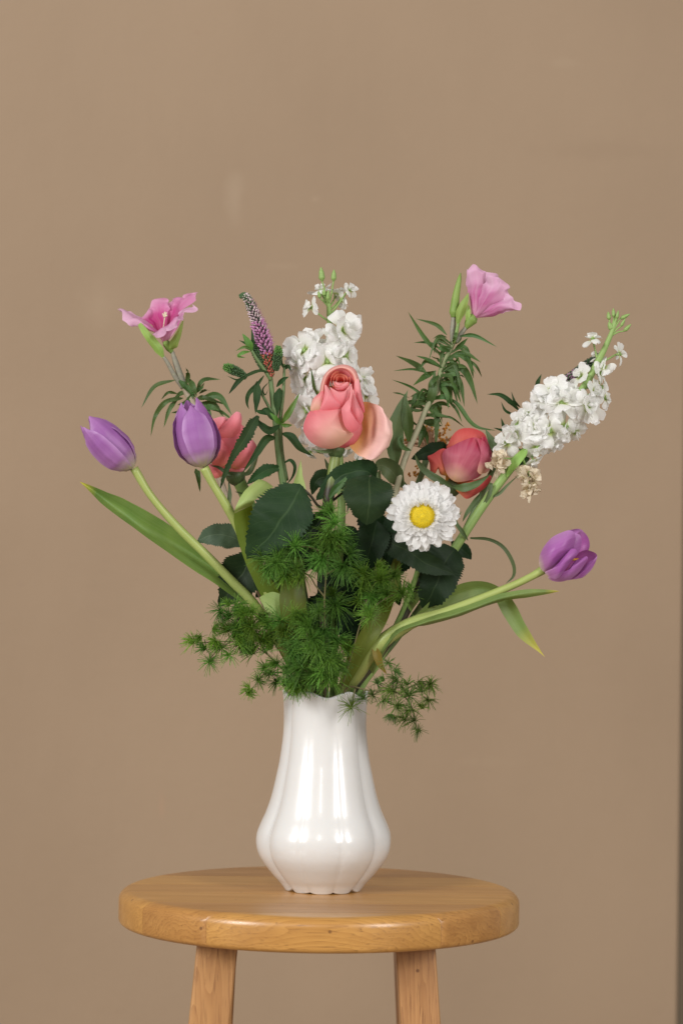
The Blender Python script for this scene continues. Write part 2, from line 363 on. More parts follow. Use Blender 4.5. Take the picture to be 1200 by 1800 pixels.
MT['oak_leg'] = oak('oak_leg', (0.28, 0.12, 0.040), (0.52, 0.275, 0.105), (0.13, 0.05, 0.018), 2, rough=0.36, coat=0.2)

# ------------------------------------------------------------------ geometry helpers: a geometry is (verts, faces, uvs)
def catmull(pts, n, closed=False):
    m = len(pts)
    out = []
    if closed:
        segs = m
    else:
        segs = m - 1
    for i in range(n):
        t = i / n * segs if closed else (i / (n - 1)) * segs
        k = min(int(t), segs - 1)
        f = t - k
        if closed:
            p0, p1, p2, p3 = pts[(k - 1) % m], pts[k % m], pts[(k + 1) % m], pts[(k + 2) % m]
        else:
            p1, p2 = pts[k], pts[k + 1]
            p0 = pts[k - 1] if k > 0 else p1 * 2 - p2
            p3 = pts[k + 2] if k + 2 < m else p2 * 2 - p1
        out.append(0.5 * ((2 * p1) + (p2 - p0) * f + (2 * p0 - 5 * p1 + 4 * p2 - p3) * f * f + (3 * p1 - p0 - 3 * p2 + p3) * f * f * f))
    return out
def interp(tab, t):
    for (a, va), (b, vb) in zip(tab, tab[1:]):
        if t <= b:
            f = (t - a) / (b - a) if b > a else 0
            f = f * f * (3 - 2 * f) * 0.5 + f * 0.5
            return va + (vb - va) * f
    return tab[-1][1]
def grid(rows):
    n, m = len(rows), len(rows[0])
    vs = [p for r in rows for p in r]
    uv = [(j / (m - 1), i / (n - 1)) for i in range(n) for j in range(m)]
    fs = [(i * m + j, i * m + j + 1, (i + 1) * m + j + 1, (i + 1) * m + j) for i in range(n - 1) for j in range(m - 1)]
    return vs, fs, uv
def join(geos):
    V, F, U = [], [], []
    for v, f, u in geos:
        o = len(V)
        V += v
        U += u
        F += [tuple(i + o for i in q) for q in f]
    return V, F, U
def patch(ctrl, nu=12, nv=14, rough=0.0, frill=0.0):
    rows = [catmull([P(*c) for c in r], nu) for r in ctrl]
    cols = [catmull([r[j] for r in rows], nv) for j in range(nu)]
    g = grid([[cols[j][i] for j in range(nu)] for i in range(nv)])
    if rough:
        g = ruffle(g, rough)
    if frill:
        s = random.random() * 50
        g = ([v + mnoise.noise_vector(v * 130 + Vector((s, s, s))) * frill * S * (uv[1] ** 2) for v, uv in zip(g[0], g[2])], g[1], g[2])
    return g
def ruffle(g, amp, freq=90.0, seed=None):
    s = random.random() * 50 if seed is None else seed
    vs = [v + mnoise.noise_vector(v * freq + Vector((s, s, s))) * amp * S for v in g[0]]
    return vs, g[1], g[2]
def frames(C):
    n = len(C)
    T = []
    for i in range(n):
        a, b = C[max(i - 1, 0)], C[min(i + 1, n - 1)]
        T.append((b - a).normalized() if (b - a).length > 1e-9 else Vector((0, 0, 1)))
    nrm = T[0].orthogonal().normalized()
    out = []
    for i in range(n):
        if i:
            ax = T[i - 1].cross(T[i])
            if ax.length > 1e-7:
                nrm = Quaternion(ax.normalized(), T[i - 1].angle(T[i])) @ nrm
        nrm = (nrm - T[i] * nrm.dot(T[i])).normalized()
        out.append((T[i], nrm, T[i].cross(nrm)))
    return out
def tube(pts, rad, seg=10, n=None, cap=True, bumpy=0.0):
    """pts: world Vectors; rad: radii in grid units, one or a list along the tube"""
    n = n or max(6, 5 * len(pts))
    C = catmull(pts, n)
    fr = frames(C)
    if not isinstance(rad, (list, tuple)):
        rad = [rad, rad]
    tab = [(i / (len(rad) - 1), r) for i, r in enumerate(rad)]
    V, F, U = [], [], []
    for i in range(n):
        r = interp(tab, i / (n - 1)) * S
        T, a, b = fr[i]
        for j in range(seg):
            an = 2 * math.pi * j / seg
            rr = r * (1 + bumpy * mnoise.noise(C[i] * 300 + Vector((j, 0, 0))))
            V.append(C[i] + (a * math.cos(an) + b * math.sin(an)) * rr)
            U.append((j / seg, i / (n - 1)))
    for i in range(n - 1):
        for j in range(seg):
            k = (j + 1) % seg
            F.append((i * seg + j, i * seg + k, (i + 1) * seg + k, (i + 1) * seg + j))
    if cap:
        for i, e in ((0, 0), (n - 1, 1)):
            V.append(C[i])
            U.append((0.5, e))
            c = len(V) - 1
            for j in range(seg):
                k = (j + 1) % seg
                F.append((c, i * seg + k, i * seg + j) if e == 0 else (c, i * seg + j, i * seg + k))
    return V, F, U
PROF = {
    'lance': [(0, 0.14), (0.12, 0.55), (0.35, 1.0), (0.6, 0.82), (0.85, 0.36), (1, 0.0)],
    'strap': [(0, 0.5), (0.15, 0.8), (0.5, 1.0), (0.75, 0.8), (0.92, 0.38), (1, 0.0)],
    'ovate': [(0, 0.10), (0.08, 0.55), (0.25, 0.94), (0.42, 1.0), (0.62, 0.86), (0.8, 0.56), (0.92, 0.25), (1, 0.0)],
    'obov': [(0, 0.12), (0.25, 0.4), (0.5, 0.85), (0.72, 1.0), (0.88, 0.88), (0.96, 0.6), (1, 0.22)],
    'ray': [(0, 0.4), (0.3, 0.75), (0.7, 1.0), (0.88, 0.96), (0.96, 0.78), (1, 0.42)],
    'bud': [(0, 0.35), (0.2, 1.0), (0.45, 0.9), (0.8, 0.42), (1, 0.06)],
}
def leaf(pts, wd, prof='lance', fold=0.35, roll=0.0, n=20, m=7, serr=0.0, teeth=18, wave=0.25, curl=0.0, widths=None, twist=0.0):
    C = catmull(PP(pts), n)
    tab = PROF[prof] if widths is None else [(i / (len(widths) - 1), x) for i, x in enumerate(widths)]
    ph = random.random() * 6
    rows = []
    for i in range(n):
        t = i / (n - 1)
        T = (C[min(i + 1, n - 1)] - C[max(i - 1, 0)]).normalized()
        N0 = Vector((0, -1, 0))
        if abs(T.dot(N0)) > 0.9:
            N0 = Vector((0, -0.5, 0.85)).normalized()
        Sd = T.cross(N0).normalized()
        Nn = Sd.cross(T)
        q = Quaternion(T, R(roll + twist * t))
        Sd, Nn = q @ Sd, q @ Nn
        k = interp(tab, t) * (wd if widths is None else 1.0) * S
        ti = int(t * teeth)
        ta = 0.55 + 0.9 * abs(math.sin(ti * 12.9898 + ph))
        row = []
        for j in range(m):
            u = -1 + 2 * j / (m - 1)
            kk = k
            if serr and abs(u) > 0.99:
                kk = k * (1 + serr * ta * (((t * teeth) % 1.0) ** 1.4 - 0.5))
            f = fold * (1 - 0.5 * t)
            p = C[i] + Sd * (u * kk * math.cos(f)) + Nn * (abs(u) * kk * math.sin(f) - curl * kk * u * u)
            p += Nn * (wave * k * u * abs(u) * math.sin(t * 9 + ph + (1.5 if u > 0 else 0)))
            row.append(p)
        rows.append(row)
    return grid(rows)
def shell(outline, d=0.0, bulge=10.0, p=2.0, base=None, tip=None, n=44, k=8, rough=0.0, tilt=(0, 0), center=None, polar=False):
    """a domed petal: outline in plan positions (X, Y[, extra depth]), bulging towards the viewer side in its middle"""
    pts = [Vector((o[0], o[1], d + (o[2] if len(o) > 2 else 0))) for o in outline]
    O = catmull(pts, n, closed=True)
    cx = sum(o.x for o in O) / n if center is None else center[0]
    cy = sum(o.y for o in O) / n if center is None else center[1]
    cd = sum(o.z for o in O) / n
    c = Vector((cx, cy, cd))
    if base is None:
        base, tip = (cx, max(o.y for o in O)), (cx, min(o.y for o in O))
    bx = Vector((base[0], base[1], 0))
    ax = Vector((tip[0] - base[0], tip[1] - base[1], 0))
    L = ax.length
    ax = ax.normalized()
    px = Vector((-ax.y, ax.x, 0))
    hw = max(abs((Vector((o.x, o.y, 0)) - bx).dot(px)) for o in O)
    V, F, U = [], [], []
    def put(q):
        r = Vector((q.x, q.y, 0)) - bx
        if polar:
            bb = r + ax * (0.35 * L)
            U.append((0.5 + math.atan2(bb.dot(px), max(bb.dot(ax), 1e-3)) / 1.9, min(max(r.length / L, 0), 1)))
        else:
            U.append((0.5 + 0.5 * r.dot(px) / hw, min(max(r.dot(ax) / L, 0), 1)))
        V.append(P(q.x, q.y, q.z + tilt[0] * (q.x - cx) + tilt[1] * (q.y - cy)))
    put(c - Vector((0, 0, bulge)))
    for i in range(1, k + 1):
        s = (i / k) ** 0.8
        for o in O:
            q = c + (o - c) * s
            q.z -= bulge * (1 - s ** p)
            put(q)
    for j in range(n):
        F.append((0, 1 + j, 1 + (j + 1) % n))
    for i in range(k - 1):
        for j in range(n):
            a, b = 1 + i * n + j, 1 + i * n + (j + 1) % n
            F.append((a, a + n, b + n, b))
    g = (V, F, U)
    if rough:
        g = ruffle(ruffle(g, rough * 1.6, 55), rough * 0.8, 170)
    return g
def petal(O, e, nrm, L, el0, el1, hw, prof='obov', nu=6, nv=8, ruf=0.06, cup=0.1, notch=0.0, twist=0.0, lift=0.0):
    """a free petal: grows from O along e, its lean from the flower's axis turning from el0 to el1 degrees"""
    tdir = nrm.cross(e).normalized()
    rows = []
    p = O.copy()
    ph = random.random() * 6
    ph2 = random.random() * 6
    for i in range(nv):
        v = i / (nv - 1)
        el = R(el0 + (el1 - el0) * v)
        dv = e * math.cos(el) + nrm * math.sin(el)
        nn = nrm * math.cos(el) - e * math.sin(el)
        if i:
            p = p + dv * (L / (nv - 1))
        w_ = interp(PROF[prof], v) * hw
        row = []
        for j in range(nu):
            u = -1 + 2 * j / (nu - 1)
            tw = twist * v
            q = p + (tdir * math.cos(tw) + nn * math.sin(tw)) * (u * w_)
            q = q + nn * (cup * hw * u * u * v + ruf * L * v * math.sin(u * 3.1 + ph + v * 2) + 0.5 * ruf * L * v * v * math.sin(u * 7 + ph2))
            q = q - dv * (notch * L * v ** 4 * (1 - abs(u)) + 0.06 * L * v ** 3 * abs(math.sin(u * 6 + ph)))
            row.append(q)
        rows.append(row)
    return grid(rows)
def lathe(axis_pts, radii, seg=12):
    return tube(axis_pts, radii, seg=seg, n=max(8, 3 * len(radii)))
def bead(c, dr, ln, r, seg=6):
    dr = dr.normalized()
    return tube([c, c + dr * ln * 0.33, c + dr * ln * 0.7, c + dr * ln], [r * 0.3 / S, r / S, r * 0.9 / S, r * 0.25 / S], seg=seg, n=5, cap=True)
def perp(n):
    a = n.orthogonal().normalized()
    return a, n.cross(a)

# ------------------------------------------------------------------ objects
def mesh_obj(name, geo, mat, off=Vector((0, 0, 0)), smooth=True):
    V, F, U = geo
    me = bpy.data.meshes.new(name)
    me.from_pydata([v - off for v in V], [], F)
    if U:
        lay = me.uv_layers.new(name='uv')
        buf = [0.0] * (2 * len(me.loops))
        idx = [0] * len(me.loops)
        me.loops.foreach_get('vertex_index', idx)
        for a, i in enumerate(idx):
            buf[2 * a], buf[2 * a + 1] = U[i]
        lay.data.foreach_set('uv', buf)
    if smooth:
        me.polygons.foreach_set('use_smooth', [True] * len(me.polygons))
    me.materials.append(mat)
    o = bpy.data.objects.new(name, me)
    COL.objects.link(o)
    return o
class Thing:
    def __init__(s, name, label, cat, loc, group=None):
        s.loc = Vector(loc)
        s.root = bpy.data.objects.new(name, None)
        s.root.empty_display_size = 0.01
        s.root.location = s.loc
        s.root['label'] = label
        s.root['category'] = cat
        if group:
            s.root['group'] = group
        COL.objects.link(s.root)
    def add(s, name, geo, mat, parent=None, label=None, kind=None, smooth=True):
        o = mesh_obj(name, geo, MT[mat] if isinstance(mat, str) else mat, s.loc, smooth)
        o.parent = parent or s.root
        if label:
            o['label'] = label
        if kind:
            o['kind'] = kind
        return o
    def leaf(s, pts, wd, mat, name='leaf', label=None, parent=None, **kw):
        return s.add(name, leaf(pts, wd, **kw), mat, parent, label)
    def stem(s, pts, rad, mat, mouth=None, name='stem', parent=None, **kw):
        pts = list(pts)
        if mouth is not None:
            mx, md = mouth
            pts += [(574 + mx, 1222, md), (572 + mx * 0.5, 1330, md * 0.6), (570 + mx * 0.4, 1460, md * 0.5)]
        return s.add(name, tube(PP(pts), rad, **kw), mat, parent)

# ------------------------------------------------------------------ the setting: wall, dark door jamb at its right end, floor
SEAT = P(561, 1564, 3)
VASE = P(567.5, 1564, 0)
SEAT.z = VASE.z
WALL_Y = 0.95
def wall_mat():
    m, nt, b, out = newmat('tan_wall_paint')
    tc = N(nt, 'ShaderNodeTexCoord')
    v = tc.outputs['Object']
    n1 = N(nt, 'ShaderNodeTexNoise', Vector=scaled(nt, v, (1.6, 1, 1.0)), Scale=1.7, Detail=4.0, Roughness=0.55)
    col = mix(nt, ramp(nt, n1.outputs[0], [(0.3, 0.0), (0.7, 1.0)]), (0.298, 0.212, 0.138), (0.338, 0.242, 0.159))
    n2 = N(nt, 'ShaderNodeTexNoise', Vector=scaled(nt, v, (7, 1, 2.2)), Scale=1.0, Detail=5.0, Roughness=0.6)
    col = mix(nt, math_(nt, 'MULTIPLY', ramp(nt, n2.outputs[0], [(0.55, 0.0), (0.78, 1.0)]), 0.2), col, (0.355, 0.258, 0.172))
    # brush marks and a few scuffs of the wall itself
    for (X, Y, sx, sz, c, a) in ((412, 345, 0.016, 0.045, (0.40, 0.305, 0.215), 0.35), (175, 535, 0.035, 0.04, (0.37, 0.275, 0.185), 0.3), (495, 468, 0.03, 0.006, (0.37, 0.275, 0.185), 0.3),
                                 (985, 110, 0.03, 0.008, (0.37, 0.275, 0.185), 0.25), (1060, 265, 0.12, 0.016, (0.275, 0.193, 0.124), 0.25), (285, 1415, 0.004, 0.02, (0.40, 0.25, 0.16), 0.35),
                                 (68, 477, 0.004, 0.004, (0.30, 0.2, 0.13), 0.5), (348, 58, 0.004, 0.004, (0.30, 0.2, 0.13), 0.4), (38, 1028, 0.007, 0.004, (0.28, 0.19, 0.13), 0.5), (320, 1015, 0.006, 0.004, (0.30, 0.2, 0.13), 0.4),
                                 (555, 350, 0.008, 0.004, (0.39, 0.29, 0.2), 0.3), (850, 1340, 0.06, 0.007, (0.36, 0.265, 0.175), 0.2)):
        q = P(X, Y, WALL_Y / S)
        dx = N(nt, 'ShaderNodeVectorMath', {'operation': 'SUBTRACT'}, _0=v, _1=(q.x, 0, q.z))
        dn = N(nt, 'ShaderNodeVectorMath', {'operation': 'MULTIPLY'}, _0=dx.outputs[0], _1=(1 / sx, 0, 1 / sz))
        wn = N(nt, 'ShaderNodeTexNoise', Vector=scaled(nt, v, (40, 1, 25)), Scale=1.0, Detail=3.0)
        ln = N(nt, 'ShaderNodeVectorMath', {'operation': 'LENGTH'}, _0=dn.outputs[0])
        l2 = math_(nt, 'ADD', ln.outputs['Value'], math_(nt, 'MULTIPLY', math_(nt, 'SUBTRACT', wn.outputs[0], 0.5), 1.2))
        f = ramp(nt, l2, [(0.1, 1.0), (1.0, 0.0)], 'EASE')
        col = mix(nt, math_(nt, 'MULTIPLY', f, a), col, c)
    nt.links.new(col, b.inputs['Base Color'])
    b.inputs['Roughness'].default_value = 0.62
    b.inputs['Specular IOR Level'].default_value = 0.3
    n3 = N(nt, 'ShaderNodeTexNoise', Vector=v, Scale=60.0, Detail=4.0)
    bp = N(nt, 'ShaderNodeBump', Strength=0.12, Distance=0.004, Height=n3.outputs[0])
    bp2 = N(nt, 'ShaderNodeBump', Strength=0.25, Distance=0.01, Height=n2.outputs[0], Normal=bp.outputs[0])
    nt.links.new(bp2.outputs[0], b.inputs['Normal'])
    return m
def box_geo(x0, x1, y0, y1, z0, z1, bev=0.0):
    bm = bmesh.new()
    bmesh.ops.create_cube(bm, size=1.0)
    for v in bm.verts:
        v.co = Vector((x0 + (v.co.x + 0.5) * (x1 - x0), y0 + (v.co.y + 0.5) * (y1 - y0), z0 + (v.co.z + 0.5) * (z1 - z0)))
    if bev:
        bmesh.ops.bevel(bm, geom=bm.edges[:], offset=bev, segments=3, affect='EDGES', profile=0.5)
    g = from_bm(bm)
    return g
def from_bm(bm):
    bm.verts.index_update()
    V = [v.co.copy() for v in bm.verts]
    F = [tuple(v.index for v in f.verts) for f in bm.faces]
    bm.free()
    return V, F, None
def structure(name, geo, mat, smooth=False):
    o = mesh_obj(name, geo, mat, smooth=smooth)
    o['kind'] = 'structure'
    return o
edge_x = P(1193.3, 1500, WALL_Y / S).x
structure('wall', box_geo(-2.6, edge_x, WALL_Y, WALL_Y + 0.08, -0.02, 2.8, 0.004), wall_mat())
structure('door_jamb', box_geo(edge_x - 0.05, edge_x + 0.5, WALL_Y + 0.10, WALL_Y + 0.16, -0.02, 2.8, 0.003), plain_mat('dark_jamb_paint', (0.19, 0.145, 0.095), (0.22, 0.17, 0.11), 0.6, 8))
structure('floor', box_geo(-2.6, 2.6, -3.0, 1.6, -0.06, 0.0), plain_mat('floor_boards', (0.30, 0.22, 0.15), (0.38, 0.28, 0.19), 0.5, 6))

# ------------------------------------------------------------------ stool: six glued seat boards and four splayed legs
st = Thing('wooden_stool', 'round honey oak stool carrying the white vase', 'stool', (SEAT.x, SEAT.y, 0))
ROT = R(2.0)
def seat_board(y0, y1):
    bm = bmesh.new()
    Rr, h, e = 351 * S, 60 * S, 21 * S
    prof = [(0.0, 0.0)]
    for i in range(9):
        a = math.pi / 2 * i / 8
        prof.append((Rr - e + e * math.sin(a), -(e * 0.85) * (1 - math.cos(a))))
    eb = 9 * S
    for i in range(6):
        a = math.pi / 2 * i / 5
        prof.append((Rr - eb + eb * math.cos(a) - 2.5 * S * (i / 5), -h + eb - eb * math.sin(a)))
    prof.append((0.0, -h))
    seg = 160
    rings = []
    for r, z in prof:
        if r == 0:
            rings.append([bm.verts.new((0, 0, z))])
        else:
            rings.append([bm.verts.new((r * math.cos(2 * math.pi * j / seg), r * math.sin(2 * math.pi * j / seg), z)) for j in range(seg)])
    for a, b in zip(rings, rings[1:]):
        for j in range(seg):
            k = (j + 1) % seg
            if len(a) == 1:
                bm.faces.new((a[0], b[j], b[k]))
            elif len(b) == 1:
                bm.faces.new((a[j], b[0], a[k]))
            else:
                bm.faces.new((a[j], b[j], b[k], a[k]))
    gap = 0.0003
    for co, no in (((0, y0 + gap, 0), (0, 1, 0)), ((0, y1 - gap, 0), (0, -1, 0))):
        if abs(co[1]) >= Rr:
            continue
        g = bm.verts[:] + bm.edges[:] + bm.faces[:]
        bmesh.ops.bisect_plane(bm, geom=g, plane_co=co, plane_no=no, clear_inner=True, dist=1e-6)
        be = [e_ for e_ in bm.edges if e_.is_boundary]
        bmesh.ops.contextual_create(bm, geom=be)
    bmesh.ops.recalc_face_normals(bm, faces=bm.faces[:])
    V, F, U = from_bm(bm)
    return V, F, U
cuts = [-1000, -292, -176, -60, 56, 172, 288, 1000]
rotm = Matrix.Rotation(ROT, 3, 'Z')
for a, b in zip(cuts, cuts[1:]):
    V, F, U = seat_board(a * S, b * S)
    me = bpy.data.meshes.new('seat_board')
    me.from_pydata([rotm @ v + Vector((0, 0, SEAT.z)) for v in V], [], F)
    me.polygons.foreach_set('use_smooth', [True] * len(me.polygons))
    me.materials.append(MT['oak_seat'])
    o = bpy.data.objects.new('seat_board', me)
    COL.objects.link(o)
    o.parent = st.root
    md = o.modifiers.new('edge', 'EDGE_SPLIT')
    md.split_angle = R(50)
def leg(top, bot, wx, wy):
    """top, bot: world centres of the leg at the seat's underside and at the floor"""
    bm = bmesh.new()
    bmesh.ops.create_cube(bm, size=1.0)
    for v in bm.verts:
        c = top if v.co.z > 0 else bot
        k = 1.0 if v.co.z > 0 else 0.98
        q = Matrix.Rotation(ROT, 3, 'Z') @ Vector((v.co.x * wx * k, v.co.y * wy * k, 0))
        v.co = c + q
    bmesh.ops.bevel(bm, geom=[e for e in bm.edges if abs((e.verts[0].co - e.verts[1].co).normalized().z) > 0.5], offset=0.0022, segments=3, affect='EDGES', profile=0.5)
    return from_bm(bm)
zt = SEAT.z - 60 * S
def on_leg(X0, Y0, X1, Y1, d):
    a, b = P(X0, Y0, d), P(X1, Y1, d)
    dirv = (b - a) / (a.z - b.z)
    top = a + dirv * (a.z - zt)
    bot = a + dirv * a.z
    return top, bot
for X0, X1, d, wx, lx in ((381, 367.5, -205, 69, 0), (729, 737.5, -205, 67, 0), (384, 377, 190, 66, 0), (724, 729, 190, 66, 0)):
    t_, b_ = on_leg(X0, 1672, X1, 1800, d)
    b_.y += -0.03 if d < 0 else 0.03
    g = leg(t_, b_, wx * S, 64 * S)
    o = st.add('leg', g, 'oak_leg', smooth=True)
    md = o.modifiers.new('edge', 'EDGE_SPLIT')
    md.split_angle = R(40)

# ------------------------------------------------------------------ vase: fluted white ceramic with scalloped rim and foot
vs = Thing('ceramic_vase', 'glossy white fluted ceramic vase standing on the oak stool', 'vase', VASE)
VPROF = [(1565.0, 60.0), (1564, 66.0), (1559, 70.0), (1550, 77.0), (1540, 86.5), (1529, 96), (1515, 107), (1500, 115.5), (1482, 120.0), (1464, 119), (1446, 112.5), (1424, 102.5), (1395, 93.0),
         (1355, 84.0), (1332, 79.5), (1290, 74.3), (1250, 73.0), (1228, 73.6), (1214, 75.0)]
GROOVES = [(-56, 1.0), (-20, 0.27), (16, 0.27), (52, 1.0), (88, 0.8), (124, 0.9), (160, 0.6), (196, 0.6), (232, 0.9), (268, 0.8)]
def flute(th, k):
    """radius loss at angle th (degrees from the front) on the belly (k=1) or the neck (k=0)"""
    th = (th + 92) % 360 - 92
    gs_ = GROOVES + [(GROOVES[0][0] + 360, GROOVES[0][1])]
    if th < GROOVES[0][0]:
        th += 360
    for (g0, s0), (g1, s1) in zip(gs_, gs_[1:]):
        if g0 <= th <= g1:
            t = (th - g0) / (g1 - g0)
            f = abs(2 * t - 1)
            s = s0 + (s1 - s0) * t * t * (3 - 2 * t)
            return s * (0.75 * f ** 2.2 + 0.25 * f ** 9) * (0.55 + 0.45 * k)
    return 0.0
def vase_geo():
    seg = 240
    V, F, U = [], [], []
    fine = []
    ctrl = [Vector((a, b, 0)) for a, b in VPROF]
    fine = catmull(ctrl, 84)
    nr = len(fine)
    rows = []
    for i, q in enumerate(fine):
        Yp, rp = q.x, q.y
        z = (1564 - Yp) * S
        k = min(max((Yp - 1250) / 200, 0), 1)
        top = min(max((1290 - Yp) / 70, 0), 1)
        foot = min(max((Yp - 1540) / 22, 0), 1)
        row = []
        for j in range(seg):
            th = 360 * j / seg
            a = R(th)
            rr = rp * (1 - 0.066 * flute(th, k) * (1 - 0.35 * foot))
            # scallops: rim peaks every 60 degrees, foot arches at the grooves
            sc_ = math.cos(6 * R(th - 33))
            zz = z + top * top * (5.2 * sc_ - 3.5) * S * (1 if i > nr - 14 else 0.6)
            nt_ = min(flute(th, 1) * 1.6, 1.0) if abs((th + 180) % 360 - 180) < 40 else flute(th, 1)
            zz += foot * foot * 8.5 * nt_ * S
            rr += top * top * 1.6 * sc_
            row.append(Vector((rr * S * math.sin(a), -rr * S * math.cos(a), max(zz, 0))))
        rows.append(row)
    # inner wall
    for off_i in (nr - 1, nr - 6, nr - 16, nr - 30, nr - 45, nr - 60):
        base = rows[off_i]
        row = []
        for v in base:
            h = Vector((v.x, v.y, 0))
            q = h * (1 - (5.5 * S) / h.length)
            row.append(Vector((q.x, q.y, v.z + (1.2 * S if off_i == nr - 1 else 0))))
        rows.append(row)
    for row in rows:
        V += row
    n = len(rows)
    for i in range(n - 1):
        for j in range(seg):
            k = (j + 1) % seg
            F.append((i * seg + j, i * seg + k, (i + 1) * seg + k, (i + 1) * seg + j))
    V.append(Vector((0, 0, 0.0015)))
    c = len(V) - 1
    for j in range(seg):
        F.append((c, (j + 1) % seg, j))
    V.append(Vector((0, 0, rows[-1][0].z)))
    c = len(V) - 1
    for j in range(seg):
        F.append((c, (n - 1) * seg + j, (n - 1) * seg + (j + 1) % seg))
    return [v + VASE for v in V], F, None
vs.add('body', vase_geo(), 'ceramic')

TUL = 'purple tulips in the vase'
ROS = 'pink roses in the vase'
STK = 'white stock stems in the vase'
SAT = 'pink satin flowers in the vase'
SPW = 'speedwell spikes in the vase'
FRN = 'fern sprigs round the vase mouth'
BASE = P(571, 1480, 0)

# ------------------------------------------------------------------ tulips
def tulip_bloom(T, base, tip, Rp, front=0.0, lean=0.0, mat='tulip', opens=None):
    B, E = P(*base), P(*tip)
    ax = (E - B)
    L = ax.length
    ax.normalize()
    e1 = (Vector((0, -1, 0)) - ax * ax.dot(Vector((0, -1, 0)))).normalized()
    e2 = ax.cross(e1)
    rad = [(0, 0.10), (0.04, 0.40), (0.12, 0.68), (0.26, 0.92), (0.42, 1.0), (0.62, 0.95), (0.80, 0.80), (0.92, 0.62), (1, 0.46)]
    hlf = [(0, 0.7), (0.12, 0.78), (0.3, 0.84), (0.55, 0.87), (0.72, 0.83), (0.85, 0.73), (0.94, 0.58), (1, 0.30)]
    k = 0
    for ring, (rs, hs, ws) in enumerate(((0.94, 1.03, 1.22), (1.0, 0.94, 0.80))):
        for i in range(3):
            phi0 = front + i * 2 * math.pi / 3 + (math.pi / 3 if ring == 0 else 0) + random.uniform(-0.06, 0.06)
            hl = L * (hs + random.uniform(-0.035, 0.03))
            op = random.uniform(-0.03, 0.05) if opens is None else opens[k]
            k += 1
            rows = []
            nv, nu = 26, 17
            for a in range(nv):
                v = a / (nv - 1)
                row = []
                for b in range(nu):
                    u = -1 + 2 * b / (nu - 1)
                    half = interp(hlf, v) * ws
                    phi = phi0 + u * half
                    r = interp(rad, v) * rs * Rp * S
                    r *= 1 + (0.03 if ring == 0 else 0.10) * u * u * min(1, v * 3) + 0.035 * math.exp(-(u / 0.12) ** 2) * (1 if v > .2 else 0)
                    r += op * L * v * v
                    hgt = hl * (v - 0.02 * u * u * v - 0.075 * u * u * v ** 6)
                    row.append(B + ax * hgt + (e1 * math.cos(phi) + e2 * math.sin(phi)) * r)
                rows.append(row)
            T.add('petal', ruffle(ruffle(grid(rows), 2.0, 45), 0.7, 140), mat)
    return B, ax

t1 = Thing('tulip', 'closed purple tulip farthest left, over a long pale green leaf', 'tulip', BASE, TUL)
tulip_bloom(t1, (234, 823, -45), (151, 741, -55), 32, front=-0.45)
t1.stem([(236, 823, -45), (266, 872, -42), (312, 926, -38), (362, 975, -34), (408, 1022, -30), (450, 1066, -26), (505, 1150, -20)], [7.5, 6.5, 7.5, 8, 8.5, 8, 7, 6, 5], 'tulip_stem', (-28, -14), n=60)
t1.add('leaf', patch([
    [(140, 846, -30)] * 3,
    [(160, 853, -30), (161, 860, -24), (160, 866, -34)],
    [(186, 864, -26), (186, 880, -12), (183, 889, -36)],
    [(216, 876, -24), (216, 902, -8), (211, 910, -42)],
    [(254, 896, -22), (252, 929, -4), (248, 937, -46)],
    [(295, 921, -20), (293, 953, -2), (288, 966, -48)],
    [(338, 955, -20), (338, 978, -4), (334, 998, -48)],
    [(384, 998, -20), (387, 1012, -10), (379, 1027, -44)],
    [(428, 1042, -20), (432, 1050, -16), (423, 1058, -34)],
    [(452, 1064, -20), (452, 1068, -20), (447, 1071, -26)],
    [(510, 1160, -16), (508, 1164, -16), (503, 1168, -16)]][::-1], 13, 44, 0.8), 'tulip_leaf')

t2 = Thing('tulip', 'upright closed purple tulip in front of the coral rose', 'tulip', BASE, TUL)
tulip_bloom(t2, (358, 821, -75), (331, 707, -70), 37, front=0.10)
t2.stem([(359, 822, -75), (374, 850, -72), (396, 886, -66), (420, 930, -55), (455, 1010, -40), (500, 1110, -25)], [8.5, 7, 8, 8, 8, 7, 6, 5], 'tulip_stem', (-36, 4), n=50)
fl = patch([
    [(470, 1070, -30), (490, 1072, -34), (508, 1070, -30)],
    [(436, 1000, -50), (450, 1000, -58), (466, 998, -52)],
    [(420, 955, -58), (434, 955, -66), (448, 950, -60)],
    [(412, 920, -70), (428, 918, -76), (446, 912, -70)],
    [(411, 903, -82), (425, 896, -88), (443, 888, -84)]], 11, 22, 0.6)
o = t2.add('leaf', fl, 'tulip_leaf_olive', label='inner face of the folded tulip leaf, shade put into its olive colour')  # darker olive stands in for the shade on this inner face
t2.add('leaf_tip', patch([
    [(411, 903, -82), (425, 896, -88), (443, 888, -84)],
    [(414, 892, -92), (429, 884, -98), (447, 880, -92)],
    [(426, 868, -86), (441, 866, -90), (456, 874, -84)],
    [(440, 853, -70), (454, 855, -74), (469, 866, -68)],
    [(454, 843, -50), (466, 847, -54), (478, 857, -48)],
    [(466, 845, -30), (474, 850, -32), (482, 857, -30)]], 11, 24, 0.6), 'tulip_leaf_pale', parent=o, label='pale underside folded over')
t2.leaf([(528, 900, -30), (526, 865, -36), (526, 838, -38), (529, 807, -36)], 15, 'tulip_leaf_pale', prof='strap', fold=0.5, widths=[14, 15, 11, 5, 0])
t2.leaf([(545, 1200, -30), (524, 1120, -50), (515, 1060, -58), (517, 1005, -50), (528, 955, -30)], 24, 'tulip_leaf_olive', prof='strap', fold=0.3, n=30)
t2.leaf([(530, 1150, -34), (500, 1085, -52), (478, 1058, -58), (456, 1050, -55)], 22, 'tulip_leaf_pale', prof='strap', fold=0.1, roll=25)

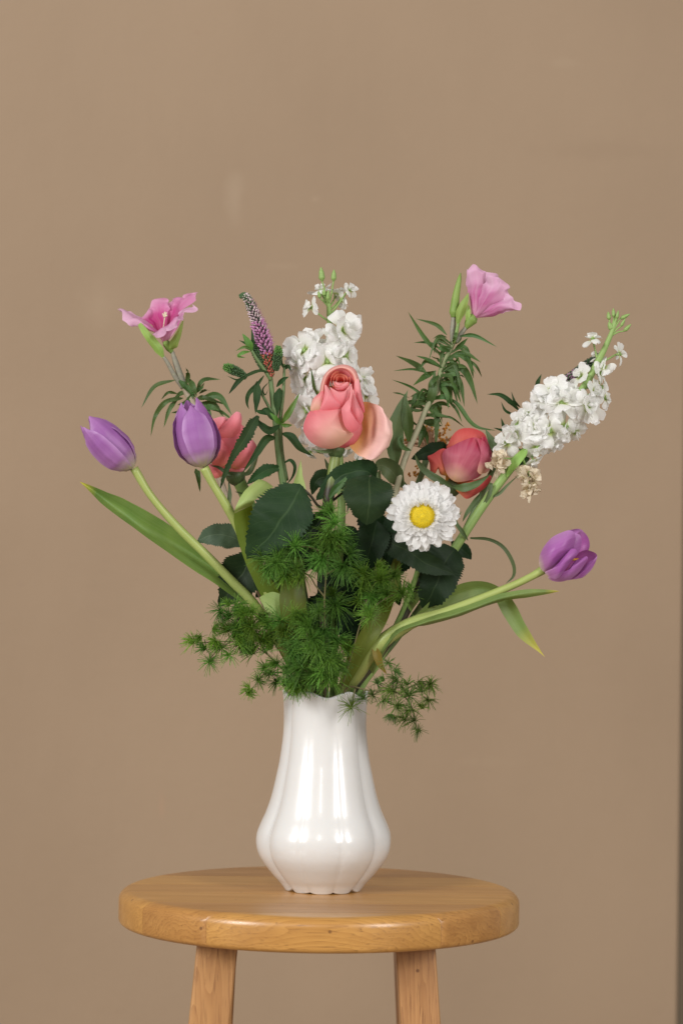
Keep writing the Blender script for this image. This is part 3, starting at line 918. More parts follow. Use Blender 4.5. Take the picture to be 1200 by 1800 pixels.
t3 = Thing('tulip', 'half open purple tulip leaning far right on a long stem', 'tulip', BASE, TUL)
def T3(out, d, b, mat='tulip_open', base=(950, 1003), tip=(1045, 962), p=2.4, **k):
    t3.add('petal', shell(out, d, b, p, base, tip, n=48, k=9, rough=0.7, **k), mat)
T3([(1012, 938), (1023, 934), (1034, 946), (1036, 960), (1030, 972), (1012, 982), (985, 985), (985, 965)], -8, -10, 'tulip_in')
T3([(990, 935), (1003, 931), (1016, 929), (1024, 934), (1018, 942), (1000, 950), (975, 952)], 6, -6, 'tulip_open')
T3([(985, 985), (1015, 972), (1029, 967), (1042, 971), (1048, 978), (1042, 992), (1028, 1012), (1010, 1018), (985, 1018)], -26, -12, 'tulip_in')
T3([(955, 990), (975, 955), (1000, 940), (1012, 938), (1020, 943), (1021, 958), (1013, 976), (995, 990), (970, 1000)], -44, 8)
t3.add('petal', shell([(1017, 1008), (1032, 990), (1043, 983), (1049, 978), (1045, 990), (1037, 1003), (1024, 1014), (1008, 1018)], -36, 5, 2, (1005, 1020), (1048, 976), rough=0.5), 'tulip_open')
T3([(962, 1014), (975, 1010), (995, 1003), (1009, 987), (1020, 982), (1029, 978), (1033, 981), (1029, 990), (1018, 1005), (1001, 1018), (983, 1023), (968, 1020)], -56, 14)
T3([(957, 1006), (968, 1000), (982, 988), (995, 973), (1004, 965), (1012, 967), (1013, 975), (1001, 990), (987, 1009), (977, 1018), (964, 1014)], -72, 12)
T3([(946, 986), (951, 968), (966, 948), (985, 937), (1001, 932), (1010, 937), (1011, 949), (1007, 964), (996, 974), (982, 986), (968, 999), (956, 1005), (949, 999)], -62, 22, p=2.2)
t3.add('anther', join([tube(PP([(985, 990, -30), (1000, 984, -36), (1016, 982, -40)]), [1.0, 1.2, 2.2, 1.0], seg=6), tube(PP([(985, 992, -32), (1003, 984, -44), (1014, 984, -46)]), [1.0, 1.2, 2.2, 1.0], seg=6)]), 'anther')
t3.stem([(955, 1001, -48), (932, 1014, -50), (905, 1027, -52), (850, 1050, -58), (785, 1075, -64), (735, 1090, -66), (692, 1112, -62), (655, 1145, -50), (624, 1188, -30)], [8, 6.5, 6.5, 7.5, 8.5, 10, 12, 14, 14, 12, 8, 6], 'tulip_stem', (26, -14), n=70)
t3.add('leaf', patch([
    [(640, 1172, -34), (650, 1178, -44), (655, 1185, -34)],
    [(690, 1112, -72), (696, 1116, -82), (700, 1112, -70)],
    [(745, 1088, -76), (750, 1094, -86), (752, 1099, -70)],
    [(800, 1070, -70), (803, 1080, -80), (805, 1084, -60)],
    [(840, 1056, -66), (842, 1066, -72), (845, 1069, -54)],
    [(880, 1043, -62), (882, 1052, -66), (884, 1056, -52)],
    [(925, 1036, -58), (926, 1044, -60), (928, 1050, -52)],
    [(960, 1036, -52), (960, 1040, -54), (961, 1044, -50)],
    [(983, 1039, -48)] * 3], 11, 44, 0.8), 'tulip_leaf')
t3.leaf([(690, 1122, -40), (730, 1090, -34), (775, 1058, -28), (815, 1040, -24), (848, 1034, -20), (878, 1046, -20), (896, 1072, -24), (918, 1110, -30), (957, 1155, -36)], 15, 'tulip_leaf', widths=[8, 10, 17, 19, 15, 13, 15, 12, 0], fold=0.55, roll=12, n=48, m=9, wave=0.1)
t3.leaf([(604, 1202, -50), (628, 1150, -66), (654, 1105, -70), (674, 1060, -60), (692, 1010, -40), (702, 965, -24)], 18, 'tulip_leaf_olive', prof='strap', fold=0.35, n=34)
t3.leaf([(652, 1130, -60), (662, 1150, -66), (668, 1168, -64), (680, 1186, -58)], 8, 'yellow_leaf', fold=0.4)

# ------------------------------------------------------------------ roses
def rose_leaf(T, pts, wd, mat='rose_leaf', **k):
    k.setdefault('serr', 0.12)
    k.setdefault('n', 110)
    k.setdefault('teeth', 23)
    k.setdefault('m', 9)
    k.setdefault('fold', 0.22)
    k.setdefault('wave', 0.10)
    k.setdefault('prof', 'ovate')
    lb = k.pop('label', None)
    return T.add('leaf', ruffle(ruffle(leaf(pts, wd, **k), 9.0, 32), 1.6, 130), mat, label=lb)

r1 = Thing('rose', 'large salmon pink rose in front, one pale petal drooping right', 'rose', BASE, ROS)
def RS(T, out, d, b, mat, base=None, tip=None, p=2.6, n=52, k=10, rough=0.5, **kw):
    return T.add('petal', shell(out, d, b, p, base, tip, n=n, k=k, rough=rough, polar=True, **kw), mat)
# solid bud body behind the visible petals
r1.add('bud_core', lathe(PP([(590, 792, -60), (592, 770, -60), (597, 735, -60), (599, 700, -62), (600, 668, -66)]), [8, 34, 42, 33, 20, 8], seg=24), 'rose_mid')
# hood: the outer cup petal, its lip rolled outwards
hood_in = [(570, 712, -92), (572, 690, -94), (573, 676, -92), (577, 665, -88), (586, 657, -80), (598, 653, -74), (609, 655, -76), (617, 662, -84), (621, 674, -92), (622, 688, -96), (627, 706, -100)]
hood_lip = [(564, 714, -104), (566, 692, -106), (567.5, 675, -106), (573, 661, -102), (584, 651, -96), (598, 646, -90), (611, 648, -92), (621, 656, -98), (626, 670, -106), (629, 688, -108), (634, 708, -108)]
hood_out = [(556, 720, -84), (561, 696, -86), (564, 676, -84), (569, 661, -80), (580, 648, -74), (597, 641, -70), (611, 642, -72), (624, 650, -78), (631, 666, -86), (635, 690, -88), (640, 714, -90)]
hood_deep = [(578, 712, -78), (578, 692, -76), (578, 680, -74), (581, 670, -72), (588, 662, -68), (598, 659, -64), (608, 661, -66), (614, 668, -70), (616, 679, -74), (616, 690, -78), (619, 706, -82)]
hood_back = [(560, 730, -50), (562, 700, -45), (566, 682, -40), (572, 668, -36), (582, 656, -32), (597, 649, -30), (610, 650, -32), (622, 658, -36), (629, 674, -42), (633, 696, -48), (638, 722, -54)]
r1.add('petal', patch([hood_deep, hood_in, hood_lip, hood_out, hood_back], 40, 26, 0.7), 'rose_hood')
# inner cup and spiral heart
for i, (rx, ry, mt_, zd) in enumerate(((21, 17.5, 'rose_mid', -95), (16.5, 14, 'rose_core', -98), (11.8, 10.5, 'rose_core', -99), (7.2, 6.8, 'rose_core', -98))):
    rows = []
    a0 = R(-120 + i * 97)
    for v in range(7):
        row = []
        for j in range(25):
            a = a0 + R(285) * j / 24
            f = v / 6
            rr = (0.84 + 0.16 * f) * (1 + 0.10 * j / 24) * (1 + 0.05 * math.sin(3 * a + i))
            row.append(P(598 + rx * rr * math.cos(a), 667 + 3 * (1 - f) * 4 * 0.3 + ry * 0.98 * rr * math.sin(a) + (1 - f) * 6, zd + 24 * (1 - f) - 3 * math.sin(a) - (6 if math.sin(a) > 0 else 0) * f))
        rows.append(row)
    r1.add('petal', ruffle(grid(rows), 1.0, 120), mt_)
# cup petals seen in front of the heart
RS(r1, [(586, 671), (598, 672.5), (611, 671), (613, 678), (606, 685), (598, 687), (590, 684)], -101, 6, 'rose_mid', (599, 690), (599, 669))
RS(r1, [(580, 681), (588, 686), (600, 688), (610, 684), (617, 675), (619, 690), (615, 704), (604, 714), (594, 712), (585, 700)], -105, 9, 'rose_mid', (600, 716), (600, 676))
RS(r1, [(571, 677), (576, 680), (587, 697), (599, 712), (590, 722), (562, 722), (566, 705), (570, 690)], -108, 7, 'rose_mid', (582, 722), (574, 678))
RS(r1, [(546, 722), (549, 703), (557, 694), (566, 687), (569, 692), (566, 706), (562, 722)], -106, 8, 'rose_pink', (556, 726), (566, 686))
# right folded petals
RS(r1, [(623, 672), (631, 668), (636, 694), (641, 722), (637, 724), (630, 712), (625, 700)], -104, 6, 'rose_mid', (640, 724), (626, 668))
RS(r1, [(620, 685), (625, 698), (631, 712), (638, 726), (638, 737), (631, 748), (622, 740), (614, 724), (613, 706)], -114, 9, 'rose_mid', (634, 748), (620, 684))
RS(r1, [(617, 680), (620, 687), (615, 706), (617, 722), (624, 735), (632, 747), (627, 756), (617, 759), (608, 752), (602, 737), (600, 720), (606, 710), (614, 699)], -122, 10, 'rose_mid', (622, 760), (617, 682))
# drooping pale petal, hollow towards us
r1.add('petal', patch([
    [(622, 712, -72), (620, 728, -64), (618, 746, -60), (615, 762, -62), (612, 774, -68)],
    [(638, 706, -74), (636, 727, -62), (633, 750, -57), (627, 772, -60), (617, 788, -72)],
    [(650, 707.5, -80), (650, 728, -68), (648, 752, -63), (641, 778, -66), (627, 799, -78)],
    [(659, 711, -92), (661, 731, -91), (659, 754, -89), (652, 781, -88), (638, 805, -88)],
    [(668, 715, -101), (674, 736, -110), (674, 759, -110), (667, 785, -106), (649, 809, -97)],
    [(674, 721, -103), (683, 740, -112), (685, 761, -113), (678, 784, -108), (657, 807, -98)],
    [(678, 727, -97), (687, 743, -103), (689, 761, -105), (683, 783, -101), (663, 804, -92)]], 28, 38, 1.4, 4.0), 'rose_pale')
# lower left bowl petal
RS(r1, [(545, 722), (550, 717), (573, 717), (600, 714.5), (604, 727), (607, 745), (615, 758), (622, 763), (612, 775), (597, 785), (579, 788.5), (560, 785), (543, 774), (533.5, 757), (534, 744), (539, 731)], -100, 26, 'rose_pink', (606, 782), (552, 722), p=2.6, rough=0.6)
r1.add('calyx', lathe(PP([(590, 806, -62), (590, 795, -62), (590, 784, -62)]), [8, 13, 16, 14], seg=14), 'rose_sepal')
r1.leaf([(590, 792, -68), (578, 794, -84), (560, 793, -88), (547, 788, -84)], 3, 'rose_sepal', name='sepal')
r1.stem([(590, 796, -62), (587, 820, -64), (582, 850, -66), (576, 885, -66), (570, 940, -60), (566, 1040, -45), (572, 1140, -30)], [9, 10, 10, 9, 9, 8, 7, 6, 5], 'rose_stem', (-4, -22), n=60)
r1.leaf([(577, 878, -74), (588, 862, -80), (602, 848, -82), (614, 832, -78)], 7, 'satin_leaf', name='stipule', fold=0.5)
big = rose_leaf(r1, [(531, 856, -104), (512, 884, -122), (488, 915, -130), (462, 948, -126), (436, 984, -112)], 51, fold=0.10, label='broad dark serrated leaf facing front')
r1.add('leaf_stalk', tube(PP([(574, 890, -70), (560, 890, -84), (546, 872, -96), (530, 857, -104)]), [2.6, 2.4, 2.2], seg=7), 'dark_stem')
rose_leaf(r1, [(651, 836, -84), (649, 860, -104), (647, 890, -112), (644, 924, -102)], 44, fold=0.12)
rose_leaf(r1, [(662, 838, -60), (640, 828, -78), (610, 836, -78), (580, 852, -70), (556, 878, -62)], 20, fold=0.3)
rose_leaf(r1, [(586, 842, -44), (570, 842, -46), (556, 852, -46), (550, 872, -42)], 15)
r1.add('leaf_stalk', tube(PP([(576, 888, -64), (600, 868, -60), (630, 850, -70), (652, 836, -84)]), [2.4, 2.0, 1.6], seg=7), 'dark_stem')
rose_leaf(r1, [(662, 916, -60), (656, 945, -68), (648, 975, -70), (638, 1008, -62)], 29, 'rose_leaf_deep')
rose_leaf(r1, [(560, 905, -40), (540, 945, -44), (520, 985, -40), (505, 1020, -30)], 30)
rose_leaf(r1, [(570, 985, -44), (580, 1015, -54), (572, 1045, -56), (548, 1060, -50)], 24)

r2 = Thing('rose', 'coral rose bud half hidden behind the upright tulip', 'rose', BASE, ROS)
r2.add('bud_core', lathe(PP([(408, 836, 6), (408, 815, 6), (408, 785, 8), (404, 755, 12), (402, 738, 16)]), [8, 32, 38, 26, 10], seg=22), 'rose_coral')
RS(r2, [(366, 760), (367, 740), (378, 735), (390, 732), (397, 735), (396, 748), (388, 765), (378, 780)], 0, 9, 'rose_coral', (375, 785), (388, 732))
RS(r2, [(381, 763), (389, 751), (398, 740), (408, 729), (416, 723), (424, 728), (424, 745), (420, 762), (408, 788), (396, 782), (386, 772)], -16, 10, 'rose_coral', (402, 788), (418, 722))
RS(r2, [(368, 790), (374, 766), (382, 764), (394, 778), (405, 789), (407, 806), (401, 817), (384, 820), (370, 812)], -24, 13, 'rose_coral', (395, 822), (376, 764))
RS(r2, [(405, 788), (415, 779), (428, 772), (443, 772), (452, 788), (449, 805), (439, 816), (420, 825), (405, 820), (402, 805)], -26, 15, 'rose_coral', (412, 826), (445, 772))
RS(r2, [(398, 818), (408, 816), (426, 821), (430, 826), (416, 833), (404, 830)], -18, 6, 'rose_coral', (410, 834), (418, 816))
RS(r2, [(366, 818), (376, 816), (392, 819), (394, 832), (384, 840), (374, 838)], -14, 8, 'rose_coral', (388, 838), (370, 816))
r2.add('calyx', lathe(PP([(421, 850, -4), (416, 840, -6), (409, 826, -8)]), [10, 15, 18, 14], seg=14), 'rose_sepal')
r2.leaf([(414, 838, -16), (400, 832, -28), (385, 822, -30), (370, 818, -26)], 4, 'rose_sepal', name='sepal')
r2.leaf([(422, 836, -12), (438, 830, -16), (448, 812, -12), (456, 794, -6)], 5, 'rose_sepal', name='sepal')
r2.leaf([(402, 845, -8), (404, 870, -12), (400, 890, -14), (392, 882, -10)], 4, 'rose_sepal', name='sepal')
r2.leaf([(428, 868, -14), (420, 866, -18), (413, 864, -20)], 1.8, 'rose_sepal', name='sepal')
r2.stem([(416, 838, -4), (428, 862, -4), (446, 905, -2), (475, 980, 0), (520, 1110, 0)], [12, 11, 9.5, 9, 8, 7, 6], 'green_stem', (-26, 14), n=50)
rose_leaf(r2, [(430, 954, -18), (405, 944, -26), (375, 942, -28), (344, 950, -22)], 26, 'rose_leaf_back')
rose_leaf(r2, [(440, 972, -6), (428, 1000, -12), (408, 1034, -14), (384, 1070, -8)], 40, 'rose_leaf')
r2.add('leaf_stalk', tube(PP([(470, 985, -2), (450, 970, -8), (428, 954, -18)]), [2.2, 2.0, 1.6], seg=7), 'dark_stem')

r3 = Thing('rose', 'deep pink rose leaning right behind the white aster', 'rose', BASE, ROS)
r3.add('bud_core', lathe(PP([(790, 852, 40), (803, 835, 40), (818, 808, 42), (830, 780, 46), (834, 764, 50)]), [10, 28, 33, 22, 6], seg=22), 'rose_red')
RS(r3, [(786, 790), (788, 778), (796, 764), (810, 754), (830, 753), (848, 760), (855, 772), (850, 790), (820, 800)], 26, 12, 'rose_red', (810, 806), (828, 752))
RS(r3, [(846, 770), (856, 772), (866, 790), (866, 810), (858, 828), (848, 830), (850, 800)], 14, 8, 'rose_deep', (845, 835), (862, 780))
RS(r3, [(751, 803), (760, 798), (779, 788), (790, 800), (790, 830), (786, 836), (774, 834), (770, 824), (765, 832), (757, 832), (755, 816)], 6, 8, 'rose_red', (786, 838), (754, 800))
RS(r3, [(776, 803), (780, 791), (795, 783), (811, 775), (832, 768), (847, 775), (858, 786), (862, 800), (857, 818), (842, 838), (820, 845), (800, 847), (788, 838), (781, 822)], -4, 20, 'rose_deep', (797, 848), (826, 770), p=2.0, rough=0.9)
RS(r3, [(838, 771), (850, 776), (860, 789), (863, 806), (856, 822), (846, 834), (838, 826), (842, 804), (842, 786)], -12, 9, 'rose_deep', (838, 836), (856, 776))
RS(r3, [(800, 858), (815, 850), (840, 842), (862, 836), (860, 848), (846, 862), (822, 877), (810, 870)], 2, 8, 'rose_red', (800, 858), (846, 852))
r3.add('calyx', lathe(PP([(786, 872, 24), (792, 862, 24), (800, 848, 22)]), [9, 13, 16, 13], seg=14), 'rose_sepal')
r3.leaf([(796, 856, 0), (815, 857, -22), (838, 850, -24), (863, 832, -16)], 8, 'rose_sepal', name='sepal')
r3.leaf([(797, 856, 4), (776, 846, -16), (752, 832, -20), (736, 815, -14), (728, 796, -6)], 7, 'rose_sepal', name='sepal')
r3.leaf([(868, 802, -4), (870, 788, -8), (862, 772, -6), (852, 754, 0)], 9, 'rose_sepal', name='sepal')
r3.leaf([(846, 866, -6), (836, 880, -10), (820, 902, -10), (812, 918, -6)], 5, 'rose_sepal', name='sepal')
r3.stem([(793, 862, 24), (785, 890, 26), (768, 935, 20), (745, 1000, 8), (712, 1080, 0), (662, 1160, 0)], [9, 9, 8, 7, 7, 7, 6], 'dark_stem', (44, 4), n=54)
rose_leaf(r3, [(672, 938, -60), (705, 962, -72), (748, 988, -76), (800, 1008, -66)], 25, 'rose_leaf_deep', fold=0.25)
rose_leaf(r3, [(800, 962, -30), (782, 990, -42), (765, 1028, -44), (745, 1072, -34)], 42, 'rose_leaf_deep', fold=0.15)
rose_leaf(r3, [(790, 950, 6), (806, 962, 0), (818, 972, 0), (828, 983, 2)], 12, 'rose_leaf_deep')
rose_leaf(r3, [(790, 790, 40), (770, 790, 34), (748, 798, 34), (724, 808, 38)], 14, 'rose_leaf_deep')
rose_leaf(r3, [(700, 905, 10), (690, 930, 2), (684, 960, 0), (690, 1000, 6)], 26, 'rose_leaf_deep')
rose_leaf(r3, [(735, 930, 30), (720, 960, 24), (700, 990, 24), (676, 1010, 30)], 24, 'rose_leaf_deep')

# ------------------------------------------------------------------ white stock
def floret(T, X, Y, d, r, nrm, root=None, mat='stock', full=1.0, cal=True, label=None):
    O = P(X, Y, d)
    nrm = DIR(*nrm)
    a, b = perp(nrm)
    rp = r * S
    back = O - nrm * rp * 0.55
    gs = [tube([back, back + nrm * rp * 0.2, back + nrm * rp * 0.5], [1.6 * r / 25, 3.6 * r / 25, 4.2 * r / 25], seg=8)]
    if root is not None:
        q = P(*root)
        gs.append(tube([q, (q + back) / 2 + Vector((0, 0, -1.5 * S)), back], [1.9, 1.6, 1.6], seg=6))
    f = T.add('floret', join(gs), 'stock_stem', label=label)
    n_out = 5 if full >= 1 else 4
    a0 = random.random() * 6
    r *= random.uniform(1.2, 1.5)
    rp = r * S
    mess = random.uniform(0.7, 1.5)
    for cnt, ln, e0, e1, hw, lf in ((n_out, 1.0, 44, -24, 0.40, 0), (random.choice((3, 4)), 0.84, 56, 8, 0.36, 0.08), (random.choice((1, 2, 3)), 0.55, 78, 45, 0.30, 0.12)):
        if full < 0.7 and lf == 0.08:
            continue
        for i in range(cnt):
            an = a0 + 2 * math.pi * (i + random.uniform(-0.3, 0.3)) / cnt
            e = a * math.cos(an) + b * math.sin(an)
            g = petal(O - nrm * rp * (0.28 - lf), e, nrm, rp * ln * random.uniform(0.78, 1.15), e0 + random.uniform(-14, 14) * mess, e1 + random.uniform(-34, 34) * mess, rp * hw * random.uniform(0.85, 1.3), nu=9, nv=10, ruf=0.055, cup=random.uniform(-0.5, 0.4), notch=0.07, twist=random.uniform(-0.5, 0.5) * mess)
            T.add('petal', g, mat, parent=f)
        a0 += 0.7
    return f
def crumpled(T, X, Y, d, r, root, n=9):
    O = P(X, Y, d)
    q = P(*root)
    f = T.add('floret', tube([q, (q + O) / 2, O], [1.8, 1.6, 1.8], seg=6), 'stock_stem', label='withered cream floret')
    for i in range(n):
        nr = Vector((random.gauss(0, 1), random.gauss(-0.4, 1), random.gauss(0, 1))).normalized()
        e, _ = perp(nr)
        e = Quaternion(nr, random.random() * 6) @ e
        c = O + Vector((random.gauss(0, 0.25), random.gauss(0, 0.25), random.gauss(-0.1, 0.4))) * r * S
        T.add('petal', petal(c, e, nr, r * S * 0.85, 40, -90 * random.random(), r * S * 0.46, nu=9, nv=8, ruf=0.22, cup=0.4, notch=0.1), 'withered', parent=f)
def bud(T, base, tip, r, mat='stock_stem', white=False):
    B, E = P(*base), P(*tip)
    o = T.add('bud', tube([B, B + (E - B) * 0.25, B + (E - B) * 0.6, E], [0.5 * r, r, r * 0.85, 0.25 * r], seg=8), mat)
    return o

s1 = Thing('stock_stem', 'upright white stock rising behind the front rose', 'flower', BASE, STK)
s1.stem([(576, 512, 20), (579, 560, 24), (581, 610, 28), (584, 680, 26), (590, 760, 20), (598, 830, 10), (600, 900, 4), (594, 1010, 4), (588, 1120, 4)], [3, 5, 6, 7, 7.5, 7.5, 7.5, 7, 7, 6, 5], 'stock_stem', (12, 8), n=60)
ax1 = lambda Y: (576 + (Y - 512) * 0.05, Y, 24)
for (X, Y, d, r, nr, fu) in (
        (605, 579, -6, 33, (0.5, 0.15, 0.8), 1), (531, 614, -2, 33, (-0.55, 0.25, 0.75), 1), (576, 634, -14, 34, (0.05, 0.15, 1), 1), (612, 625, -4, 27, (0.6, 0.1, 0.7), 1),
        (517, 640, 0, 24, (-0.8, -0.1, 0.6), 1), (548, 600, 22, 26, (-0.3, 0.5, 0.6), 0.6), (640, 668, 6, 30, (0.8, 0.15, 0.6), 1), (648, 695, 4, 22, (0.85, -0.2, 0.5), 0.6),
        (530, 668, 4, 26, (-0.7, -0.2, 0.6), 1), (553, 690, -8, 30, (-0.4, 0.1, 0.8), 1), (536, 722, -4, 29, (-0.5, 0.0, 0.8), 1), (556, 752, -6, 29, (-0.35, -0.1, 0.9), 1),
        (535, 760, 4, 22, (-0.7, -0.3, 0.6), 0.6), (566, 782, -2, 22, (-0.2, -0.5, 0.8), 0.6), (544, 796, 6, 13, (-0.4, -0.6, 0.6), 0.6), (604, 792, 10, 16, (0.3, -0.5, 0.6), 0.6),
        (600, 655, 10, 30, (0.3, 0.1, 0.8), 1), (632, 790, 14, 18, (0.5, -0.5, 0.6), 0.6), (618, 690, 10, 26, (0.6, 0, 0.7), 0.6), (586, 600, 14, 24, (0.1, 0.5, 0.8), 0.6)):
    rt = ax1(min(Y + r * 0.55, 800))
    floret(s1, X, Y, d, r, nr, (rt[0], rt[1], rt[2]), full=fu)
for (X, Y, d, r, nr, root) in ((543, 540, 6, 17, (-0.6, 0.1, 0.7), (578, 565, 24)), (617, 508, 10, 16, (0.7, 0.3, 0.6), (581, 552, 24)), (563, 508, 34, 21, (-0.3, 0.9, -0.1), (577, 540, 24)), (592, 514, 36, 21, (0.35, 0.9, -0.1), (578, 540, 24)), (602, 526, 30, 15, (0.6, 0.3, -0.4), (579, 545, 24))):
    floret(s1, X, Y, d, r, nr, root, full=0.6)
for b_, t_, r_ in (((566, 494, 18), (564, 470, 16), 5.5), ((586, 494, 18), (587, 474, 16), 4.8), ((570, 520, 14), (569, 508, 10), 4), ((576, 528, 12), (577, 510, 8), 3.6), ((562, 524, 16), (560, 512, 12), 3.6)):
    o = bud(s1, b_, t_, r_)
    s1.add('bud_stalk', tube(PP([(577, 540, 22), ((577 + b_[0]) / 2 + 1, (540 + b_[1]) / 2, 20), b_]), [1.8, 1.5, 1.5], seg=6), 'stock_stem', parent=o)
s1.leaf([(560, 700, -30), (552, 680, -40), (549, 662, -44), (546, 645, -44)], 3, 'satin_leaf')
s1.leaf([(585, 850, 4), (578, 825, 2), (570, 805, 2)], 5, 'stock_leaf')
s1.leaf([(610, 900, 4), (618, 860, 8), (622, 826, 10), (630, 800, 12)], 6, 'stock_leaf')

s2 = Thing('stock_stem', 'white stock leaning right with two withered cream florets', 'flower', BASE, STK)
s2.stem([(1084, 556, -10), (1072, 590, -12), (1054, 628, -14), (1022, 685, -16), (970, 745, -18), (918, 798, -20), (880, 845, -22), (842, 898, -24), (800, 962, -22), (765, 1008, -10), (724, 1060, 0), (690, 1115, 4), (660, 1170, 4)], [3, 4.5, 6, 6.5, 7.5, 8, 8, 8, 8, 7.5, 7, 7, 6, 5], 'stock_stem', (54, 8), n=80)
def ax2(t):
    pts = [(1084, 556, -10), (1054, 628, -14), (1022, 685, -16), (970, 745, -18), (918, 798, -20)]
    k = min(int(t * 4), 3)
    f = t * 4 - k
    return tuple(pts[k][i] + (pts[k + 1][i] - pts[k][i]) * f for i in range(3))
for (X, Y, d, r, nr, fu, t) in (
        (1036, 716, -42, 28, (0.5, -0.1, 0.85), 1, 0.6), (1046, 692, -30, 24, (0.75, 0.1, 0.6), 1, 0.5), (1060, 680, -8, 20, (0.9, 0.1, 0.3), 0.6, 0.45), (986, 706, -46, 26, (0.05, 0.2, 0.95), 1, 0.65),
        (970, 683, -26, 27, (-0.35, 0.6, 0.7), 1, 0.6), (958, 700, -30, 26, (-0.5, 0.4, 0.75), 1, 0.68), (998, 690, -20, 22, (-0.1, 0.6, 0.7), 1, 0.55), (925, 728, -28, 25, (-0.6, 0.4, 0.65), 1, 0.8),
        (905, 744, -24, 20, (-0.75, 0.35, 0.5), 0.6, 0.85), (897, 764, -36, 25, (-0.6, 0.2, 0.75), 1, 0.9), (940, 752, -44, 28, (-0.1, 0.05, 1), 1, 0.8), (966, 758, -44, 26, (0.2, -0.2, 0.95), 1, 0.75),
        (996, 752, -38, 26, (0.4, -0.35, 0.8), 1, 0.7), (1012, 762, -28, 20, (0.5, -0.6, 0.6), 0.6, 0.7), (945, 788, -40, 22, (0.2, -0.5, 0.8), 1, 0.85), (974, 784, -30, 20, (0.4, -0.7, 0.6), 0.6, 0.8),
        (938, 812, -30, 16, (0.3, -0.7, 0.6), 0.6, 0.9), (886, 780, -34, 18, (-0.6, -0.2, 0.7), 0.6, 0.95), (1058, 655, -20, 17, (0.8, 0.2, 0.4), 0.6, 0.3), (1066, 700, -20, 18, (0.85, 0.0, 0.4), 0.6, 0.5)):
    floret(s2, X, Y, d, r, nr, ax2(min(t + 0.03, 1)), full=fu)
for (X, Y, d, r, nr, t) in ((1040, 592, -16, 20, (-0.25, 0.9, 0.4), 0.28), (1092, 622, -16, 19, (0.95, 0.1, 0.3), 0.3), (1060, 642, -26, 20, (-0.2, 0.4, 0.8), 0.3), (1016, 660, -16, 19, (-0.6, 0.4, 0.6), 0.42), (1046, 624, 8, 16, (-0.6, 0.6, 0.2), 0.25)):
    floret(s2, X, Y, d, r, nr, ax2(t), full=0.6)
crumpled(s2, 932, 838, -40, 22, (918, 806, -24), 20)
crumpled(s2, 931, 858, -42, 17, (920, 812, -24), 13)
crumpled(s2, 876, 806, -44, 21, (910, 806, -22), 20)
for b_, t_, r_ in (((1075, 580, -10), (1069, 566, -12), 5.5), ((1070, 562, -10), (1068, 548, -10), 4), ((1078, 558, -8), (1077, 542, -8), 3.6), ((1090, 560, -10), (1106, 552, -12), 3.6), ((1096, 582, -12), (1108, 570, -14), 3.8), ((1090, 574, -12), (1098, 560, -14), 3), ((1083, 560, -14), (1086, 546, -14), 3)):
    o = bud(s2, b_, t_, r_)
    s2.add('bud_stalk', tube(PP([(1074, 590, -12), ((1074 + b_[0]) / 2, (586 + b_[1]) / 2, -12), b_]), [1.8, 1.4, 1.3], seg=6), 'stock_stem', parent=o)
s2.leaf([(858, 876, -26), (876, 868, -32), (892, 852, -34), (910, 836, -34)], 3, 'stock_leaf')
s2.leaf([(826, 946, -28), (858, 948, -40), (884, 962, -44), (901, 990, -40), (902, 1012, -34), (888, 1026, -30)], 3.6, 'stock_leaf', prof='strap')
s2.leaf([(822, 950, -28), (812, 935, -40), (800, 915, -40), (812, 898, -36)], 4, 'stock_leaf')
s2.leaf([(842, 898, -26), (858, 872, -34), (862, 850, -34), (850, 872, -34)], 4, 'stock_leaf')
s2.leaf([(890, 838, -30), (905, 812, -36), (920, 795, -36), (925, 780, -36)], 9, 'sepal')

# ------------------------------------------------------------------ satin flowers (pink funnels with narrow leaves)
g1 = Thing('satin_flower', 'pink funnel flower at upper right on a leafy stem', 'flower', BASE, SAT)
D1 = 70
def pt(rows, d=0):
    return [[(x, y, z + d) for x, y, z in r] for r in rows]
b0 = [(832, 560, 0), (833, 560, -2), (834, 560, -3), (835, 560, -2), (836, 559, 0)]
g1.add('petal', patch(pt([b0, [(838, 545, 14), (842, 540, 16), (848, 538, 16), (853, 540, 14), (856, 544, 10)], [(838, 505, 30), (852, 498, 34), (864, 498, 34), (876, 506, 30), (884, 520, 24)], [(840, 486, 40), (856, 482, 46), (870, 484, 46), (884, 494, 42), (896, 512, 36)]], D1), 30, 26, 1.2, 10), 'satin')
g1.add('petal', patch(pt([b0, [(826, 538, -4), (830, 532, -12), (836, 530, -14), (842, 532, -12), (845, 538, -6)], [(821, 505, -8), (829, 496, -20), (838, 494, -24), (848, 498, -20), (854, 510, -12)], [(821, 482, -10), (826, 468, -22), (836, 465, -26), (847, 472, -24), (857, 492, -14)]], D1), 30, 28, 1.2, 10), 'satin')
g1.add('petal', patch(pt([b0, [(838, 542, -10), (844, 538, -18), (851, 537, -20), (856, 541, -18), (857, 548, -12)], [(846, 508, -18), (860, 505, -32), (873, 509, -36), (880, 520, -34), (882, 536, -24)], [(851, 497, -22), (864, 487, -34), (880, 491, -42), (893, 504, -42), (900, 522, -30)]], D1), 30, 28, 1.2, 10), 'satin')
g1.add('petal', patch(pt([b0, [(845, 552, -18), (852, 548, -26), (858, 549, -28), (860, 553, -26), (858, 557, -18)], [(872, 530, -30), (882, 530, -42), (888, 537, -46), (888, 545, -42), (882, 552, -30)], [(890, 516, -34), (904, 523, -46), (916, 534, -52), (908, 546, -48), (888, 553, -36)]], D1), 30, 28, 1.2, 10), 'satin')
g1.add('calyx', lathe(PP([(818, 578, D1), (823, 569, D1), (829, 561, D1), (834, 556, D1)]), [3, 8, 11, 7], seg=14), 'sepal')
